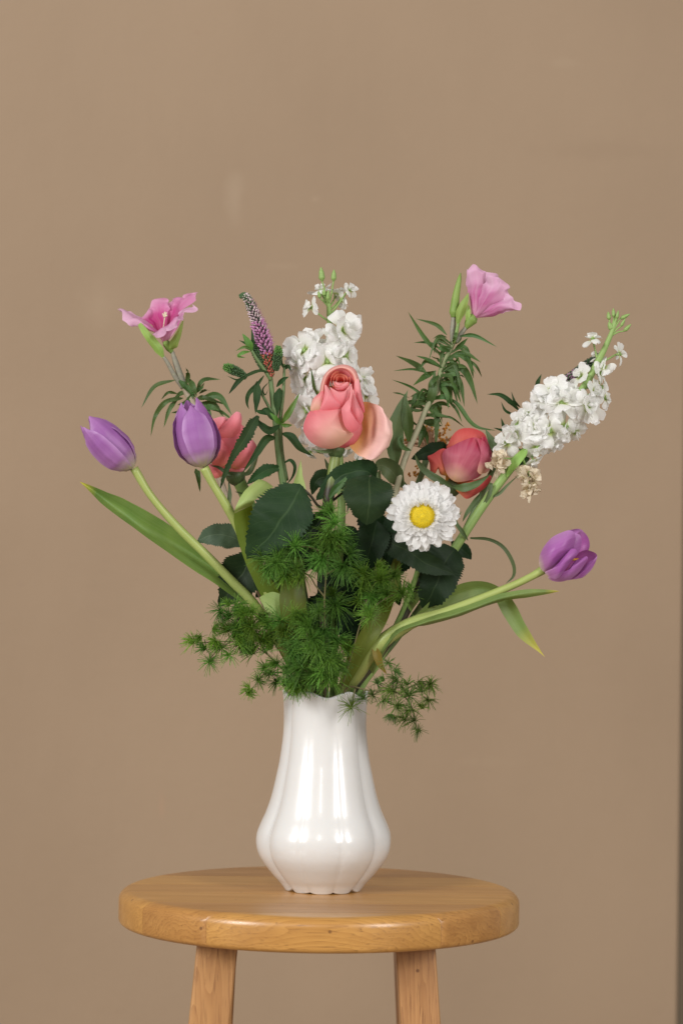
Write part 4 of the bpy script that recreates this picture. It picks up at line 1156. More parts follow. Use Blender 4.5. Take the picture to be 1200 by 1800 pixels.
g1.leaf([(803, 572, D1 - 10), (808, 552, D1 - 16), (816, 532, D1 - 18), (824, 514, D1 - 14)], 10, 'sepal', name='sepal', fold=-0.7, m=9)
g1.leaf([(820, 566, D1 - 6), (822, 550, D1 - 10), (823, 535, D1 - 6)], 5, 'sepal', name='sepal')
g1.add('bud', tube(PP([(797, 558, D1), (798, 545, D1), (801, 520, D1 - 2), (806, 495, D1 - 2), (809, 480, D1)]), [5, 9, 7.5, 6, 4, 1], seg=12), 'sepal')
g1.add('ovary', tube(PP([(794, 602, D1), (795, 580, D1), (797, 556, D1)]), [3.5, 5, 4.2], seg=8), 'ovary')
g1.add('ovary', tube(PP([(800, 602, D1), (809, 588, D1), (820, 574, D1)]), [3.5, 4.5, 3.5], seg=8), 'ovary')
g1.add('ovary', tube(PP([(797, 602, D1 - 6), (801, 588, D1 - 10), (805, 568, D1 - 10)]), [3.2, 3.4, 3.0], seg=8), 'green_stem')
g1.stem([(797, 600, D1), (790, 616, D1), (781, 635, D1), (774, 655, D1), (768, 685, D1 - 4), (750, 716, D1 - 8), (735, 752, D1 - 12), (717, 792, D1 - 16), (702, 836, D1 - 20), (690, 890, D1 - 24), (668, 980, 30), (632, 1100, 20)], [4.5, 4.5, 5, 5, 5, 5, 5.5, 5.5, 5.5, 5, 5, 5, 4, 4], 'satin_stem_green', (40, 22), n=80)
SL = [
    ([(768, 621), (742, 588), (716, 547)], 4.5), ([(785, 589), (766, 571), (730, 560)], 4), ([(785, 593), (772, 590), (760, 596)], 2.5), ([(775, 614), (753, 603), (726, 602)], 3.5),
    ([(794, 612), (780, 610), (764, 598)], 4), ([(774, 644), (753, 633), (730, 625)], 4), ([(750, 657), (728, 640), (695, 625)], 6), ([(752, 656), (725, 649), (690, 652)], 2.4),
    ([(766, 652), (746, 661), (725, 678)], 6.5), ([(751, 716), (760, 688), (764, 650)], 9), ([(750, 700), (722, 680), (688, 667)], 2.8), ([(750, 704), (734, 699), (720, 705)], 4),
    ([(750, 708), (738, 705), (722, 716)], 4.5), ([(806, 591), (834, 590), (873, 610)], 4.2), ([(799, 614), (811, 604), (822, 594)], 4.5), ([(805, 610), (824, 624), (845, 637)], 4.2),
    ([(800, 622), (823, 634), (832, 666)], 5.5), ([(818, 630), (836, 643), (847, 664)], 3), ([(786, 644), (811, 647), (826, 670), (839, 711)], 7.5), ([(788, 648), (807, 672), (816, 716)], 6),
    ([(781, 660), (788, 682), (794, 710)], 7), ([(780, 698), (802, 710), (824, 740), (842, 752), (872, 757)], 5), ([(786, 704), (801, 719), (812, 744)], 3), ([(770, 733), (792, 734), (817, 752)], 2.4),
    ([(764, 714), (767, 740), (765, 790)], 6), ([(740, 742), (742, 760), (735, 788)], 8), ([(768, 709), (775, 717), (770, 728)], 1.8), ([(780, 668), (776, 690), (786, 706)], 4), ([(782, 640), (796, 640), (806, 628)], 5),
    ([(766, 685), (752, 688), (742, 694)], 3.5), ([(748, 720), (732, 722), (716, 716), (706, 700)], 3.5), ([(736, 752), (722, 760), (708, 752)], 4), ([(752, 716), (766, 728), (788, 732)], 5),
    ([(735, 756), (748, 762), (752, 784)], 5.5), ([(776, 650), (792, 660), (800, 690)], 4.5), ([(793, 606), (806, 598), (812, 586)], 3.6), ([(788, 622), (776, 624), (764, 612)], 4), ([(786, 628), (800, 640), (818, 650)], 5), ([(772, 660), (758, 672), (752, 690)], 5),
    ([(795, 604), (800, 590), (801, 578)], 3.4), ([(779, 640), (768, 632), (757, 626)], 3.4), ([(770, 675), (784, 690), (788, 720)], 5), ([(690, 690), (705, 693), (720, 700)], 1.8)]
rl = random.Random(5)
for k in range(34):      # more of the same narrow leaves all round the stem
    t = (k + rl.random()) / 34
    ax_ = [(797, 604), (782, 634), (773, 660), (766, 688), (750, 718), (737, 750)]
    i = min(int(t * 5), 4)
    f = t * 5 - i
    x = ax_[i][0] + (ax_[i + 1][0] - ax_[i][0]) * f
    y = ax_[i][1] + (ax_[i + 1][1] - ax_[i][1]) * f
    sg = 1 if rl.random() < 0.55 else -1
    ln = rl.uniform(24, 54)
    SL.append(([(x, y), (x + sg * ln * 0.55, y - rl.uniform(-6, 14)), (x + sg * ln * rl.uniform(0.7, 1.0), y + rl.uniform(-8, 34))], rl.uniform(3, 5.5)))
for i, (p_, w_) in enumerate(SL):
    dz = [0, random.uniform(-22, 12), random.uniform(-46, 26), random.uniform(-40, 30), random.uniform(-40, 30)]
    g1.leaf([(x, y, D1 - 4 + dz[j]) for j, (x, y) in enumerate(p_)], w_, 'satin_leaf', fold=0.45, roll=random.uniform(-25, 25), wave=0.12)

g2 = Thing('satin_flower', 'pink open funnel flower at upper left above drooping narrow leaves', 'flower', BASE, SAT)
D2 = 120
c0 = [(287, 603, 0), (288, 603, -3), (290, 604, -4), (292, 603, -3), (293, 602, 0)]
# back petal with the dark blotch, its inner face towards us
g2.add('petal', patch(pt([c0, [(276, 582, 8), (279, 577, 14), (283, 574, 16), (288, 574, 14), (292, 576, 10)], [(258, 562, 14), (266, 553, 26), (278, 547, 30), (288, 547, 28), (296, 552, 20)], [(244, 558, 16), (258, 545, 32), (273, 533, 40), (288, 526, 40), (299, 530, 32)]], D2), 30, 26, 1.2, 13), 'satin_dark')
g2.add('petal', patch(pt([c0, [(288, 580, 14), (293, 576, 16), (298, 573, 14), (303, 573, 10), (306, 576, 4)], [(292, 552, 28), (300, 545, 30), (309, 541, 28), (316, 542, 20), (318, 550, 8)], [(294, 530, 38), (306, 524, 42), (326, 516, 42), (344, 512, 36), (347, 518, 26)], ], D2), 30, 26, 1.2, 13), 'satin_dark')
g2.add('petal', patch(pt([c0, [(296, 584, 4), (301, 580, 2), (306, 577, 0), (309, 577, -4), (310, 580, -8)], [(306, 560, 6), (314, 554, 4), (320, 550, 0), (324, 551, -6), (323, 557, -10)], [(318, 552, 10), (328, 543, 10), (341, 532, 8), (342, 539, 0), (332, 550, -6)]], D2), 24, 22, 1.0, 11), 'satin')
g2.add('petal', patch(pt([c0, [(280, 592, -8), (277, 588, -12), (274, 584, -12), (272, 580, -8), (272, 577, -2)], [(264, 584, -6), (257, 578, -16), (251, 570, -18), (250, 564, -2), (252, 559, 22)], [(244, 574, 2), (230, 571, -16), (216, 556, -20), (210, 546, 0), (217, 540, 26)]], D2), 24, 24, 1.0, 11), 'satin')
# front petal: rises from the base, then its lip turns down towards us
g2.add('petal', patch(pt([c0, [(283, 594, -14), (288, 592, -22), (296, 588, -24), (302, 584, -22), (306, 580, -14)], [(272, 585, -22), (284, 578, -38), (298, 567, -42), (310, 558, -38), (320, 553, -24)], [(270, 588, -30), (284, 584, -48), (299, 574, -54), (312, 564, -48), (322, 556, -30)], [(272, 590, -32), (286, 590, -52), (300, 584, -58), (312, 573, -52), (321, 561, -34)]], D2), 30, 30, 1.0, 10), 'satin')
g2.add('stigma', join([tube(PP([(286, 590, D2 - 4), (288, 572, D2 - 6), (290, 557, D2 - 8)]), [1.2, 1.0, 1.0], seg=6)] + [tube(PP([(290, 557, D2 - 8), (290 + dx, 553 + dy, D2 - 12)]), [1.3, 1.8, 1.0], seg=6) for dx, dy in ((-4, -2), (3, -4), (4, 1), (-2, 3), (0, -5))]), 'stigma')
g2.leaf([(288, 629, D2 - 12), (277, 611, D2 - 20), (260, 590, D2 - 22), (245, 569, D2 - 20)], 11, 'sepal', name='sepal', fold=-0.7, m=9, widths=[3, 10, 9, 7, 4])
g2.leaf([(299, 614, D2 - 14), (306, 603, D2 - 26), (315, 584, D2 - 28), (323, 561, D2 - 26)], 10, 'sepal', name='sepal', fold=-0.6, m=9, widths=[5, 10, 7, 4, 0.5])
g2.add('calyx', lathe(PP([(303, 620, D2), (298, 612, D2), (292, 603, D2 - 4), (289, 600, D2 - 4)]), [3.5, 7, 7, 4], seg=12), 'sepal')
g2.add('ovary', tube(PP([(322, 682, D2), (308, 662, D2 - 4), (296, 640, D2 - 8), (288, 627, D2 - 10)]), [4.5, 4.5, 3.8, 3], seg=8), 'ovary')
g2.add('ovary', tube(PP([(328, 684, D2), (318, 662, D2), (310, 640, D2), (303, 618, D2)]), [4.5, 6, 5.5, 3.5], seg=8), 'ovary')
g2.stem([(323, 678, D2), (332, 695, D2), (344, 718, D2 - 6), (356, 752, D2 - 14), (376, 812, D2 - 30), (400, 880, 70), (424, 950, 45), (446, 1010, 26), (468, 1066, 14), (508, 1140, 4)], [5.5, 7, 7, 6.5, 6, 5.5, 5.5, 6, 6, 6, 5, 4], 'brown_stem', (-44, 2), n=70)
SL2 = [([(308, 668), (272, 680), (248, 718)], 4.6), ([(312, 692), (296, 690), (283, 703)], 3), ([(316, 697), (290, 708), (273, 732), (265, 768)], 5), ([(322, 700), (302, 703), (280, 711)], 4.5), ([(314, 699), (298, 720), (288, 752)], 4.5),
       ([(345, 690), (358, 668), (388, 667)], 4.6), ([(350, 702), (384, 696), (408, 730)], 7), ([(352, 708), (376, 710), (394, 734)], 6), ([(350, 692), (360, 686), (371, 687)], 2.6), ([(328, 676), (331, 660), (327, 646)], 5),
       ([(314, 668), (328, 682), (346, 700)], 7), ([(332, 666), (340, 680), (346, 697)], 6), ([(356, 716), (372, 716), (386, 722)], 6), ([(340, 690), (330, 706), (312, 712)], 6), ([(346, 706), (366, 724), (368, 748)], 6), ([(338, 700), (326, 720), (300, 726)], 5),
       ([(346, 700), (362, 700), (398, 712)], 5), ([(330, 690), (318, 692), (306, 700)], 5), ([(344, 712), (384, 722), (412, 740)], 4), ([(344, 824), (348, 836), (352, 866)], 5.5), ([(350, 730), (370, 738), (378, 760)], 6), ([(334, 694), (352, 684), (360, 672)], 4)]
for i, (p_, w_) in enumerate(SL2):
    dz = [0, random.uniform(-26, 14), random.uniform(-44, 20), random.uniform(-44, 20)]
    g2.leaf([(x, y, D2 - 6 + dz[j]) for j, (x, y) in enumerate(p_)], w_, 'satin_leaf', fold=0.45, roll=random.uniform(-25, 25), wave=0.12)

# ------------------------------------------------------------------ speedwell spikes
def spike(T, axis, radii, zones, count, size=(2.6, 2.2), spikes=True, parent=None):
    """zones: [(t0, t1, part name, material, bead size)] along the axis from tip to base"""
    C = catmull(PP(axis), 120)
    fr = frames(C)
    tab = [(i / (len(radii) - 1), r) for i, r in enumerate(radii)]
    T.add('spike_axis', tube(PP(axis), [max(r * 0.62, 0.8) for r in radii], seg=10, n=40), 'bud_dark' if spikes else 'bud_green', parent=parent)
    for (t0, t1, nm, mt, bs) in zones:
        gs = []
        n = int(count * (t1 - t0))
        for k in range(n):
            t = t0 + (t1 - t0) * (k + random.random()) / n
            i = min(int(t * 119), 119)
            an = k * 2.39996 + random.uniform(-0.2, 0.2)
            Tt, a, b = fr[i]
            dr = (a * math.cos(an) + b * math.sin(an)) - Tt * 0.55
            dr.normalize()
            r = interp(tab, t) * S
            c = C[i] + (a * math.cos(an) + b * math.sin(an)) * r * 0.5
            ln = r * 0.55 + bs * S * random.uniform(0.7, 1.2)
            gs.append(bead(c, dr, ln, bs * 0.5 * S * random.uniform(0.8, 1.2)))
        T.add(nm, join(gs), mt, kind='stuff', parent=parent)
v1 = Thing('speedwell', 'tapering pink speedwell spike left of the tall white stock', 'flower', BASE, SPW)
spike(v1, [(423, 521, -30), (430, 519, -30), (437, 529, -30), (447, 553, -30), (458, 583, -30), (466, 610, -30), (472, 640, -30), (476, 664, -30)], [0.8, 2.6, 5.4, 8, 10.3, 12.3, 8.2, 4.5],
      [(0.0, 0.40, 'green_bud', 'bud_green', 3.4), (0.16, 0.58, 'pale_bud', 'bud_pale', 3.4), (0.22, 0.82, 'calyx_scale', 'bud_dark', 2.6), (0.50, 0.80, 'pink_floret', 'bud_pink', 5.0), (0.78, 1.0, 'withered_floret', 'bud_red', 4.2), (0.80, 1.0, 'seed_calyx', 'bud_green', 3.6)], 420)
# hair-thin stamens
gs = []
C = catmull(PP([(437, 529, -30), (447, 553, -30), (458, 583, -30), (466, 615, -30)]), 60)
for k in range(190):
    i = random.randrange(60)
    an = random.random() * 6.283
    dr = Vector((math.cos(an), -0.6 * math.sin(an), 0.35 + 0.4 * random.random())).normalized()
    r = (9 + 8 * i / 59) * S
    c = C[i] + dr * r * 0.8
    gs.append(tube([c, c + dr * r * random.uniform(0.3, 0.55)], [0.35, 0.25], seg=3, n=2, cap=False))
v1.add('stamen', join(gs), 'bud_pink', kind='stuff')
v1.stem([(475, 660, -30), (479, 700, -30), (484, 740, -30), (489, 790, -26), (498, 850, -20), (512, 920, -12), (530, 1020, -8), (548, 1130, -4)], [4, 5, 5.5, 6.5, 7, 6.5, 6, 5.5, 5], 'vero_stem', (-16, 30), n=60)
v1.add('side_stem', tube(PP([(500, 640, -26), (498, 690, -28), (493, 735, -28), (494, 790, -22), (503, 845, -16)]), [2.2, 3, 3.5, 4.5, 4.5], seg=8), 'vero_stem')
sa = v1.add('side_stem', tube(PP([(484, 738, -32), (474, 718, -34), (460, 692, -36), (453, 676, -38)]), [3, 2.6, 2.2], seg=8), 'vero_stem')
sb = v1.add('side_stem', tube(PP([(476, 668, -34), (466, 652, -38), (452, 632, -42), (440, 612, -44)]), [3.4, 3, 2.6], seg=8), 'vero_stem')
def small_spike(ax_, rr, ct, mt='bud_bright'):
    spike(v1, ax_, rr, [(0.0, 0.45, 'green_bud', mt, 2.8), (0.35, 1.0, 'green_bud', 'bud_green', 2.8)], ct, spikes=False)
small_spike([(394, 644, -46), (405, 648, -46), (420, 655, -44), (434, 664, -42)], [2.5, 6, 7.5, 6, 3], 170)
small_spike([(489, 609, -40), (489, 622, -40), (486, 638, -38), (484, 652, -36)], [2, 5.5, 7, 6, 4], 170)
small_spike([(442, 600, -34), (450, 618, -34), (458, 636, -34), (463, 650, -34)], [3, 6, 7, 6, 4], 170, 'bud_green')
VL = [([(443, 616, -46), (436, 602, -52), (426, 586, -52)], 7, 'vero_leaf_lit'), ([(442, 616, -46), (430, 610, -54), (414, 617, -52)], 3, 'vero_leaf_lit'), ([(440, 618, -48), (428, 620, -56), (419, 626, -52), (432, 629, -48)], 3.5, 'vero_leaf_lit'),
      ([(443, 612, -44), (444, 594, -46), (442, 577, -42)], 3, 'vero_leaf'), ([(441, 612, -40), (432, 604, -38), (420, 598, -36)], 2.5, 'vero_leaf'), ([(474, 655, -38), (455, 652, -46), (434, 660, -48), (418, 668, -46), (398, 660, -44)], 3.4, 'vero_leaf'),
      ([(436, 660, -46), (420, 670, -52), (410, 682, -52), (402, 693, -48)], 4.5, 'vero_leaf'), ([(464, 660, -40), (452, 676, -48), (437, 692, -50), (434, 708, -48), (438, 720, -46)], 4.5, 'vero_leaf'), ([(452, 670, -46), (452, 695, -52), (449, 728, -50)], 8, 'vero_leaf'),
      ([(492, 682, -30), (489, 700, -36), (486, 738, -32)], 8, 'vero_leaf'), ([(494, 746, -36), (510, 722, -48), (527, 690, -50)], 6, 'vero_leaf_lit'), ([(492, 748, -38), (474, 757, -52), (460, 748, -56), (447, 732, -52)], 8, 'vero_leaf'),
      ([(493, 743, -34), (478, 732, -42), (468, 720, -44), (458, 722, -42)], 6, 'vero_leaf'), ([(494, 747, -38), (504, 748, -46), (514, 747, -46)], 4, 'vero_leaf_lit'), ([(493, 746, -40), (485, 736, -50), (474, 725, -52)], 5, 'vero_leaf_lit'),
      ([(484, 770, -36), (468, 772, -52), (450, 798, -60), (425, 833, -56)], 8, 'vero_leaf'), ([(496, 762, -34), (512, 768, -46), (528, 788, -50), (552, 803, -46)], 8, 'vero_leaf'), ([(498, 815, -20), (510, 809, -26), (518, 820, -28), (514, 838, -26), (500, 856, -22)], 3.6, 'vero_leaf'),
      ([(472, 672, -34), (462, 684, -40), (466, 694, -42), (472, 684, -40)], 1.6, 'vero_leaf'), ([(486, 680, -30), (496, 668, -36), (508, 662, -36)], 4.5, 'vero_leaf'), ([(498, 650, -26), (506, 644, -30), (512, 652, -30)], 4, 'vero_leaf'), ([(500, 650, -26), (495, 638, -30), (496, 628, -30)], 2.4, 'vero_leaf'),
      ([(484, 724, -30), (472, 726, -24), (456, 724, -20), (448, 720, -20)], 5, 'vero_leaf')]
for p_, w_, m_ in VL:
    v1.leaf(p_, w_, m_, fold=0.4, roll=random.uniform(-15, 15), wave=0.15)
v1.leaf([(454, 731, -56), (444, 746, -62), (430, 772, -66), (411, 800, -68), (396, 832, -66), (385, 866, -60)], 12, 'vero_leaf', widths=[3, 10, 12, 6, 4.5, 0], serr=0.34, teeth=26, n=60, m=7, fold=0.35, wave=0.2, label='toothed dark leaf hanging over the coral rose')
v1.leaf([(494, 822, -26), (470, 826, -36), (450, 838, -40), (433, 852, -36)], 12, 'vero_leaf', serr=0.2, teeth=16, n=44, fold=0.3)
v2 = Thing('speedwell', 'dark speedwell spike peeking out behind the right white stock', 'flower', BASE, SPW)
spike(v2, [(1056, 622, 40), (1044, 632, 40), (1025, 646, 40), (1006, 660, 40), (985, 672, 40), (960, 690, 42)], [2, 5.5, 7, 7, 6, 4], [(0.0, 0.8, 'green_bud', 'bud_green', 3.0), (0.15, 0.9, 'pale_bud', 'bud_pale', 1.8), (0.1, 1.0, 'calyx_scale', 'bud_dark', 3.2), (0.55, 0.9, 'pink_floret', 'bud_pink', 2.8)], 260)
v2.stem([(965, 686, 42), (930, 720, 44), (898, 765, 46), (868, 820, 44), (832, 900, 40), (780, 1000, 30), (700, 1120, 18)], [4, 4.5, 5, 5, 5, 5, 4], 'vero_stem', (46, 24), n=50)
for p_, w_ in (([(912, 722, 40), (896, 706, 30), (878, 694, 26), (855, 693, 28)], 5), ([(914, 716, 40), (904, 706, 34), (898, 688, 34)], 2.6), ([(950, 695, 42), (944, 676, 36), (951, 657, 36)], 5), ([(898, 766, 40), (886, 752, 34), (880, 734, 34)], 4), ([(905, 730, 42), (888, 722, 36), (880, 706, 34)], 2.6), ([(930, 790, 40), (922, 810, 30), (905, 830, 30)], 6), ([(908, 740, 46), (890, 756, 40), (866, 752, 36)], 4)):
    v2.leaf(p_, w_, 'vero_leaf', fold=0.4)

# ------------------------------------------------------------------ white aster
a1 = Thing('aster', 'round white many petalled aster with a yellow centre', 'aster', BASE)
AC = P(744, 905, -138)
an_ = DIR(-0.05, 0.10, 1.0)
aa, ab = perp(an_)
ups = (Vector((0, 0, 1)) - an_ * an_.z).normalized()
sds = ups.cross(an_).normalized()
for ring, (cnt, ln, e0, e1, hw, lift) in enumerate(((27, 63, 0, -7, 7.6, 0), (27, 60, 3, -5, 7.4, 1.0), (26, 55, 7, -3, 7.0, 2.0), (26, 49, 12, 0, 6.2, 3.0), (26, 42, 20, 4, 5.2, 4.2), (26, 35, 34, 12, 4.2, 6))):
    for i in range(cnt):
        an = 2 * math.pi * (i + 0.5 * (ring % 2) + random.uniform(-0.22, 0.22)) / cnt
        e = sds * math.cos(an) + ups * math.sin(an)
        O = AC + an_ * (lift * S) + e * (8 * S)
        a1.add('petal', petal(O, e, an_, (ln - 8) * S * random.uniform(0.84, 1.1), e0 + random.uniform(-6, 6), e1 + random.uniform(-13, 13), hw * S * random.uniform(0.8, 1.2), prof='ray', nu=5, nv=9, ruf=0.02, cup=0.3, notch=-0.02), 'aster')
# yellow disc, lower half open, white quills crowding its upper edge
V = []
disc = AC + an_ * (20 * S) - ups * (3 * S) - sds * (2 * S)
a1.add('disc', tube([disc - an_ * 14 * S, disc - an_ * 6 * S, disc - an_ * 1 * S, disc + an_ * 1.5 * S], [21, 21, 15, 2], seg=24), 'disc')
gs = []
for k in range(260):
    rr = 21 * math.sqrt((k + 0.5) / 260)
    an = k * 2.39996
    dv = sds * math.cos(an) + ups * math.sin(an)
    c = disc + dv * rr * S - an_ * (2.0 + 5 * (rr / 21) ** 2) * S
    gs.append(bead(c, an_ + dv * 0.25, 4.6 * S, 1.3 * S, seg=5))
a1.add('disc_floret', join(gs), 'disc', kind='stuff')
for k in range(46):
    an = random.uniform(0, 2 * math.pi)
    top = math.sin(an) > 0.25 and abs(math.cos(an)) < 0.75
    dv = sds * math.cos(an) + ups * math.sin(an)
    r0 = random.uniform(13, 21) if top else random.uniform(22, 25)
    a1.add('quill', petal(AC + an_ * (15 * S) + dv * r0 * S - ups * 2 * S, dv, an_, random.uniform(10, 15) * S, 85, random.uniform(30, 60), 2.0 * S, nu=4, nv=5, ruf=0.02, cup=0.6), 'aster')
a1.stem([(745, 906, -120), (748, 920, -90), (744, 960, -60), (725, 1030, -40), (684, 1120, -24)], [6, 5, 4.5, 4.5, 4], 'green_stem', (40, -8), n=40)
a1.add('calyx', lathe([AC - an_ * 22 * S, AC - an_ * 14 * S, AC - an_ * 3 * S], [6, 22, 30, 16], seg=18), 'rose_sepal')

# ------------------------------------------------------------------ peachy pincushion bloom glimpsed behind the right rose, with two broad leaves
q1 = Thing('pincushion_flower', 'peach and orange stringy bloom glimpsed between the right rose and leafy stem', 'flower', BASE)
qc = P(752, 790, 130)
gs, go = [], []
for k in range(150):
    an = random.uniform(-0.5, 3.6)
    rr = random.uniform(28, 48)
    dv = Vector((math.cos(an), random.uniform(-0.5, 0.4), abs(math.sin(an)) + 0.1)).normalized()
    m_ = qc + dv * rr * 0.6 * S + Vector((random.gauss(0, 2), 0, 3)) * S
    t_ = qc + dv * rr * S
    gs.append(tube([qc + dv * 5 * S, m_, t_], [0.8, 0.7, 0.7], seg=4, n=6, cap=False))
    if k % 3 == 0:
        go.append(bead(t_, dv, 5 * S, 2.4 * S, seg=5))
q1.add('filament', join(gs), 'peach', kind='stuff')
q1.add('filament_tip', join(go), 'orange', kind='stuff')
gs = []
for X, Y in ((749, 742), (786, 748), (782, 752), (780, 765), (693, 838), (722, 834), (690, 830), (776, 772), (727, 828), (730, 835), (697, 846)):
    for k in range(5):
        c = P(X + random.gauss(0, 3), Y + random.gauss(0, 3), 110)
        gs.append(bead(c, Vector((random.gauss(0, 1), -1, random.gauss(0, 1))), 6 * S, 2.2 * S, seg=5))
q1.add('filament_tip', join(gs), 'orange', kind='stuff')
q1.stem([(752, 792, 126), (742, 830, 110), (722, 880, 90), (690, 960, 60), (650, 1080, 40)], [6, 5.5, 5, 5, 5, 4], 'vero_stem', (30, 34), n=40)
q1.add('side_stem', tube(PP([(725, 870, 86), (700, 842, 70), (690, 822, 60)]), [5, 6, 6], seg=8), 'vero_stem')
q1.leaf([(694, 816, 46), (693, 780, 38), (697, 740, 34), (717, 684, 38)], 17, 'stock_leaf', prof='lance', widths=[6, 13, 17, 15, 9, 0], fold=0.3, n=30)
q1.leaf([(718, 776, 44), (717, 750, 36), (714, 720, 32), (711, 692, 36)], 10, 'satin_leaf', widths=[3, 8, 11, 10, 5, 0.5], fold=0.4)
q1.leaf([(722, 792, 36), (708, 786, 28), (702, 772, 26), (708, 764, 28)], 5, 'satin_leaf')
q1.leaf([(706, 856, 60), (690, 830, 40), (672, 818, 36), (655, 822, 40)], 18, 'stock_leaf', prof='ovate')
q1.leaf([(700, 870, 56), (674, 870, 44), (660, 850, 40), (668, 826, 44)], 16, 'stock_leaf', prof='ovate')

# ------------------------------------------------------------------ fern sprigs
def tuft(c, r, n, up=0.15, front=0.35, flat=None):
    gs = []
    n = int(n * random.uniform(0.7, 1.1))
    r *= random.uniform(0.88, 1.18)
    skew = Vector((random.gauss(0, 0.4), random.gauss(0, 0.3), random.gauss(0, 0.4)))
    for k in range(n):
        dv = (Vector((random.gauss(0, 1), random.gauss(0, 1), random.gauss(0, 1))).normalized() + skew).normalized()
        dv = (dv + Vector((0, -front, up))).normalized()
        if flat is not None:
            dv = (dv * 0.8 + flat * 0.7).normalized()
        rr = r * S * random.uniform(0.7, 1.3)
        p1 = c + dv * rr * 0.5 + Vector((0, 0, 0.03 * rr))
        p2 = c + dv * rr + Vector((random.gauss(0, 0.03), random.gauss(0, 0.03), -0.12)) * rr
        a = dv.orthogonal().normalized()
        b = dv.cross(a)
        o = []
        V, F = [], []
        for p, w_ in ((c + dv * rr * 0.06, 0.5), (p1, 0.52), (p2, 0.34)):
            for j in range(3):
                an = j * 2.0944
                V.append(p + (a * math.cos(an) + b * math.sin(an)) * w_ * S)
        for i in range(2):
            for j in range(3):
                F.append((i * 3 + j, i * 3 + (j + 1) % 3, i * 3 + 3 + (j + 1) % 3, i * 3 + 3 + j))
        gs.append((V, F, [(0, 0)] * 9))
    return join(gs)
def fern(T, stems, tufts, mat='fern', n=95):
    for s_ in stems:
        T.add('stem', tube(PP(s_), [1.7, 1.3, 0.9], seg=6, n=6 * len(s_)), 'fern_stem')
    for t_ in tufts:
        X, Y, d, r = t_[:4]
        T.add('needle_tuft', tuft(P(X, Y, d), r, int(n * 1.1) if r > 20 else int(n * 0.75), flat=t_[4] if len(t_) > 4 else None), mat, kind='stuff')
rf_ = random.Random(3)
def fill(cx, cy, sx, sy, k, d0, r0):
    out = []
    for i in range(k):
        out.append((cx + rf_.gauss(0, sx), cy + rf_.gauss(0, sy), d0 + rf_.uniform(-14, 40), r0 * rf_.uniform(0.8, 1.15)))
    return out
f1 = Thing('fern_sprig', 'feathery green fern sprig filling the middle below the big dark leaf', 'fern', BASE, FRN)
fern(f1, [[(570, 1230, -30), (572, 1150, -80), (570, 1060, -110), (576, 985, -120), (584, 925, -118)], [(571, 1050, -110), (555, 1030, -118), (540, 1010, -122), (492, 984, -126)], [(572, 1010, -116), (590, 1000, -122), (602, 994, -126)], [(576, 975, -120), (545, 962, -126), (518, 960, -128)]],
     [(590, 922, -122, 30), (578, 944, -126, 30), (566, 984, -130, 31), (603, 996, -134, 32), (519, 962, -132, 28), (486, 990, -130, 30), (532, 1008, -124, 28), (462, 982, -118, 26), (505, 985, -118, 26), (548, 958, -120, 24), (578, 961, -118, 26), (596, 945, -116, 24), (470, 1002, -122, 24), (502, 1014, -122, 24), (583, 900, -114, 20), (612, 976, -118, 24), (520, 1000, -136, 24)] + fill(500, 985, 22, 14, 6, -112, 28) + fill(585, 960, 16, 28, 6, -108, 28))
f2 = Thing('fern_sprig', 'dense green fern sprig spilling over the front of the vase rim', 'fern', BASE, FRN)
fern(f2, [[(565, 1240, -30), (560, 1190, -80), (545, 1140, -105), (535, 1090, -112)], [(566, 1200, -70), (585, 1170, -100), (600, 1150, -104)], [(556, 1190, -80), (520, 1170, -100), (500, 1155, -104)]],
     [(530, 1086, -118, 30), (545, 1104, -124, 30), (525, 1128, -124, 32), (560, 1143, -130, 32), (508, 1147, -120, 30), (577, 1160, -126, 31), (534, 1172, -124, 32), (582, 1194, -118, 36), (504, 1174, -112, 30), (553, 1192, -120, 30), (590, 1128, -116, 27), (612, 1143, -108, 25), (520, 1196, -104, 24), (560, 1076, -110, 26), (500, 1110, -112, 26), (545, 1150, -136, 26), (596, 1168, -112, 26), (515, 1082, -108, 24), (568, 1110, -122, 28), (488, 1168, -104, 24), (550, 1126, -134, 28), (566, 1182, -128, 28), (505, 1200, -96, 18), (540, 1204, -100, 18), (500, 1206, -88, 22), (520, 1208, -96, 22)] + fill(540, 1130, 24, 34, 12, -108, 31) + fill(575, 1170, 18, 18, 4, -104, 30))
f3 = Thing('fern_sprig', 'flat green fern sprig reaching left beneath the long tulip leaf', 'fern', BASE, FRN)
fl3 = Vector((-0.6, 0, 0.1))
fern(f3, [[(545, 1232, -40), (500, 1180, -70), (455, 1140, -84), (405, 1128, -90), (345, 1130, -92)], [(470, 1150, -80), (440, 1110, -88), (400, 1100, -92), (385, 1072, -90)], [(405, 1128, -90), (380, 1145, -92), (366, 1165, -92)], [(500, 1182, -70), (465, 1185, -82), (440, 1215, -84)]],
     [(342, 1130, -92, 20, fl3), (355, 1120, -92, 19, fl3), (362, 1142, -94, 20, fl3), (368, 1164, -94, 19), (380, 1128, -96, 21), (400, 1110, -96, 23), (388, 1074, -92, 20), (404, 1086, -92, 22), (421, 1134, -98, 24), (404, 1152, -96, 19), (420, 1104, -96, 24), (443, 1102, -98, 26), (442, 1078, -92, 24), (424, 1078, -92, 22), (462, 1128, -96, 27), (445, 1150, -92, 22), (470, 1098, -92, 26), (480, 1140, -90, 26), (466, 1176, -88, 19), (453, 1196, -86, 18), (440, 1212, -86, 17), (434, 1222, -86, 15), (474, 1186, -86, 18), (482, 1120, -84, 24), (390, 1138, -96, 20), (410, 1120, -90, 22), (486, 1200, -80, 17), (438, 1128, -90, 22), (456, 1088, -84, 22), (374, 1106, -90, 18), (402, 1064, -86, 16)] + fill(440, 1115, 24, 20, 9, -86, 25), n=100)
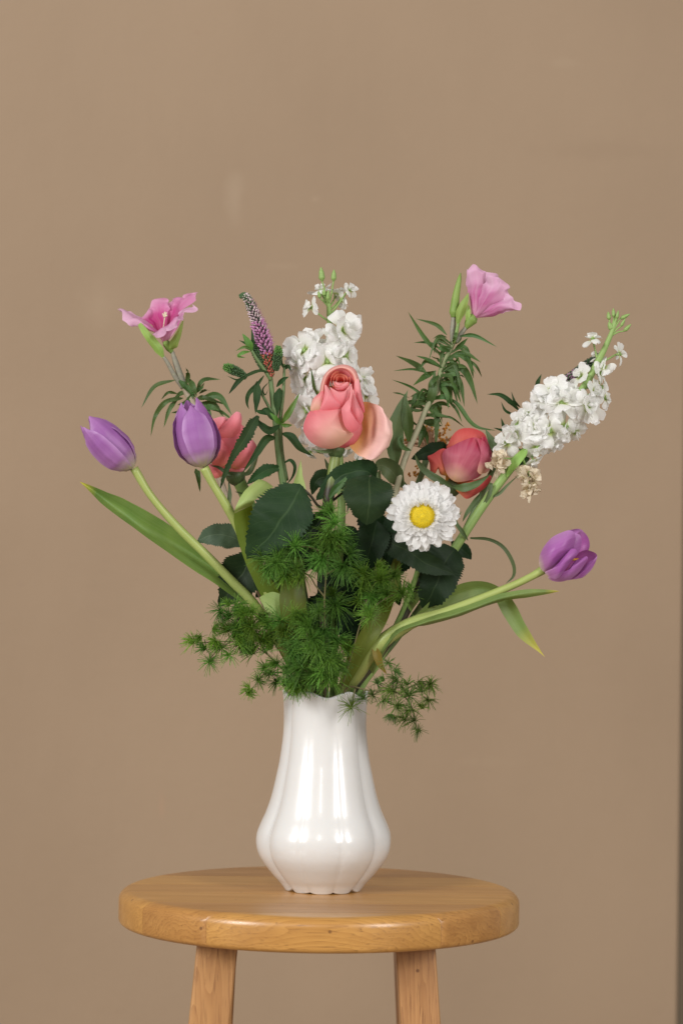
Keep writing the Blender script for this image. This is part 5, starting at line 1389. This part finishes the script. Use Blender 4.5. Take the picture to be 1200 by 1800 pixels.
f4 = Thing('fern_sprig', 'green fern sprig between the white aster and the right tulip stem', 'fern', BASE, FRN)
fern(f4, [[(592, 1236, -26), (612, 1170, -66), (632, 1100, -92), (650, 1040, -100), (668, 1015, -104)], [(634, 1095, -92), (665, 1060, -98), (705, 1040, -96)]],
     [(667, 1022, -110, 31), (640, 1012, -106, 28), (634, 1034, -104, 25), (707, 1046, -104, 27), (652, 1086, -112, 29), (692, 1014, -98, 24), (652, 1052, -100, 22), (680, 1046, -104, 24), (626, 1000, -96, 22), (645, 1075, -100, 20), (722, 1036, -92, 18), (662, 1000, -96, 22), (630, 1058, -92, 18)] + fill(660, 1030, 18, 18, 5, -98, 26))
f5 = Thing('fern_sprig', 'loose drooping fern sprig hanging off the right of the vase rim', 'fern', BASE, FRN)
fern(f5, [[(596, 1240, -40), (612, 1208, -84), (650, 1214, -100), (692, 1216, -104), (720, 1236, -106), (734, 1284, -106)], [(690, 1216, -104), (690, 1190, -106), (682, 1160, -106)], [(700, 1220, -104), (728, 1204, -106), (756, 1202, -106)], [(624, 1210, -90), (620, 1228, -100), (618, 1242, -104)]],
     [(618, 1244, -108, 25), (640, 1228, -104, 18), (656, 1222, -104, 19), (682, 1166, -106, 15), (692, 1180, -106, 18), (699, 1194, -108, 20), (690, 1214, -108, 22), (672, 1232, -106, 20), (716, 1204, -108, 20), (734, 1198, -108, 19), (756, 1204, -108, 22), (740, 1216, -108, 20), (718, 1224, -110, 22), (698, 1242, -108, 21), (722, 1248, -110, 22), (742, 1246, -108, 20), (712, 1264, -108, 20), (728, 1268, -108, 19), (735, 1284, -108, 16), (706, 1208, -112, 20), (662, 1202, -104, 15), (676, 1196, -106, 16), (690, 1256, -106, 17), (752, 1230, -108, 17)], mat='fern_dark', n=66)

# ------------------------------------------------------------------ dark rose leaves deep inside the bunch (part of the front rose)
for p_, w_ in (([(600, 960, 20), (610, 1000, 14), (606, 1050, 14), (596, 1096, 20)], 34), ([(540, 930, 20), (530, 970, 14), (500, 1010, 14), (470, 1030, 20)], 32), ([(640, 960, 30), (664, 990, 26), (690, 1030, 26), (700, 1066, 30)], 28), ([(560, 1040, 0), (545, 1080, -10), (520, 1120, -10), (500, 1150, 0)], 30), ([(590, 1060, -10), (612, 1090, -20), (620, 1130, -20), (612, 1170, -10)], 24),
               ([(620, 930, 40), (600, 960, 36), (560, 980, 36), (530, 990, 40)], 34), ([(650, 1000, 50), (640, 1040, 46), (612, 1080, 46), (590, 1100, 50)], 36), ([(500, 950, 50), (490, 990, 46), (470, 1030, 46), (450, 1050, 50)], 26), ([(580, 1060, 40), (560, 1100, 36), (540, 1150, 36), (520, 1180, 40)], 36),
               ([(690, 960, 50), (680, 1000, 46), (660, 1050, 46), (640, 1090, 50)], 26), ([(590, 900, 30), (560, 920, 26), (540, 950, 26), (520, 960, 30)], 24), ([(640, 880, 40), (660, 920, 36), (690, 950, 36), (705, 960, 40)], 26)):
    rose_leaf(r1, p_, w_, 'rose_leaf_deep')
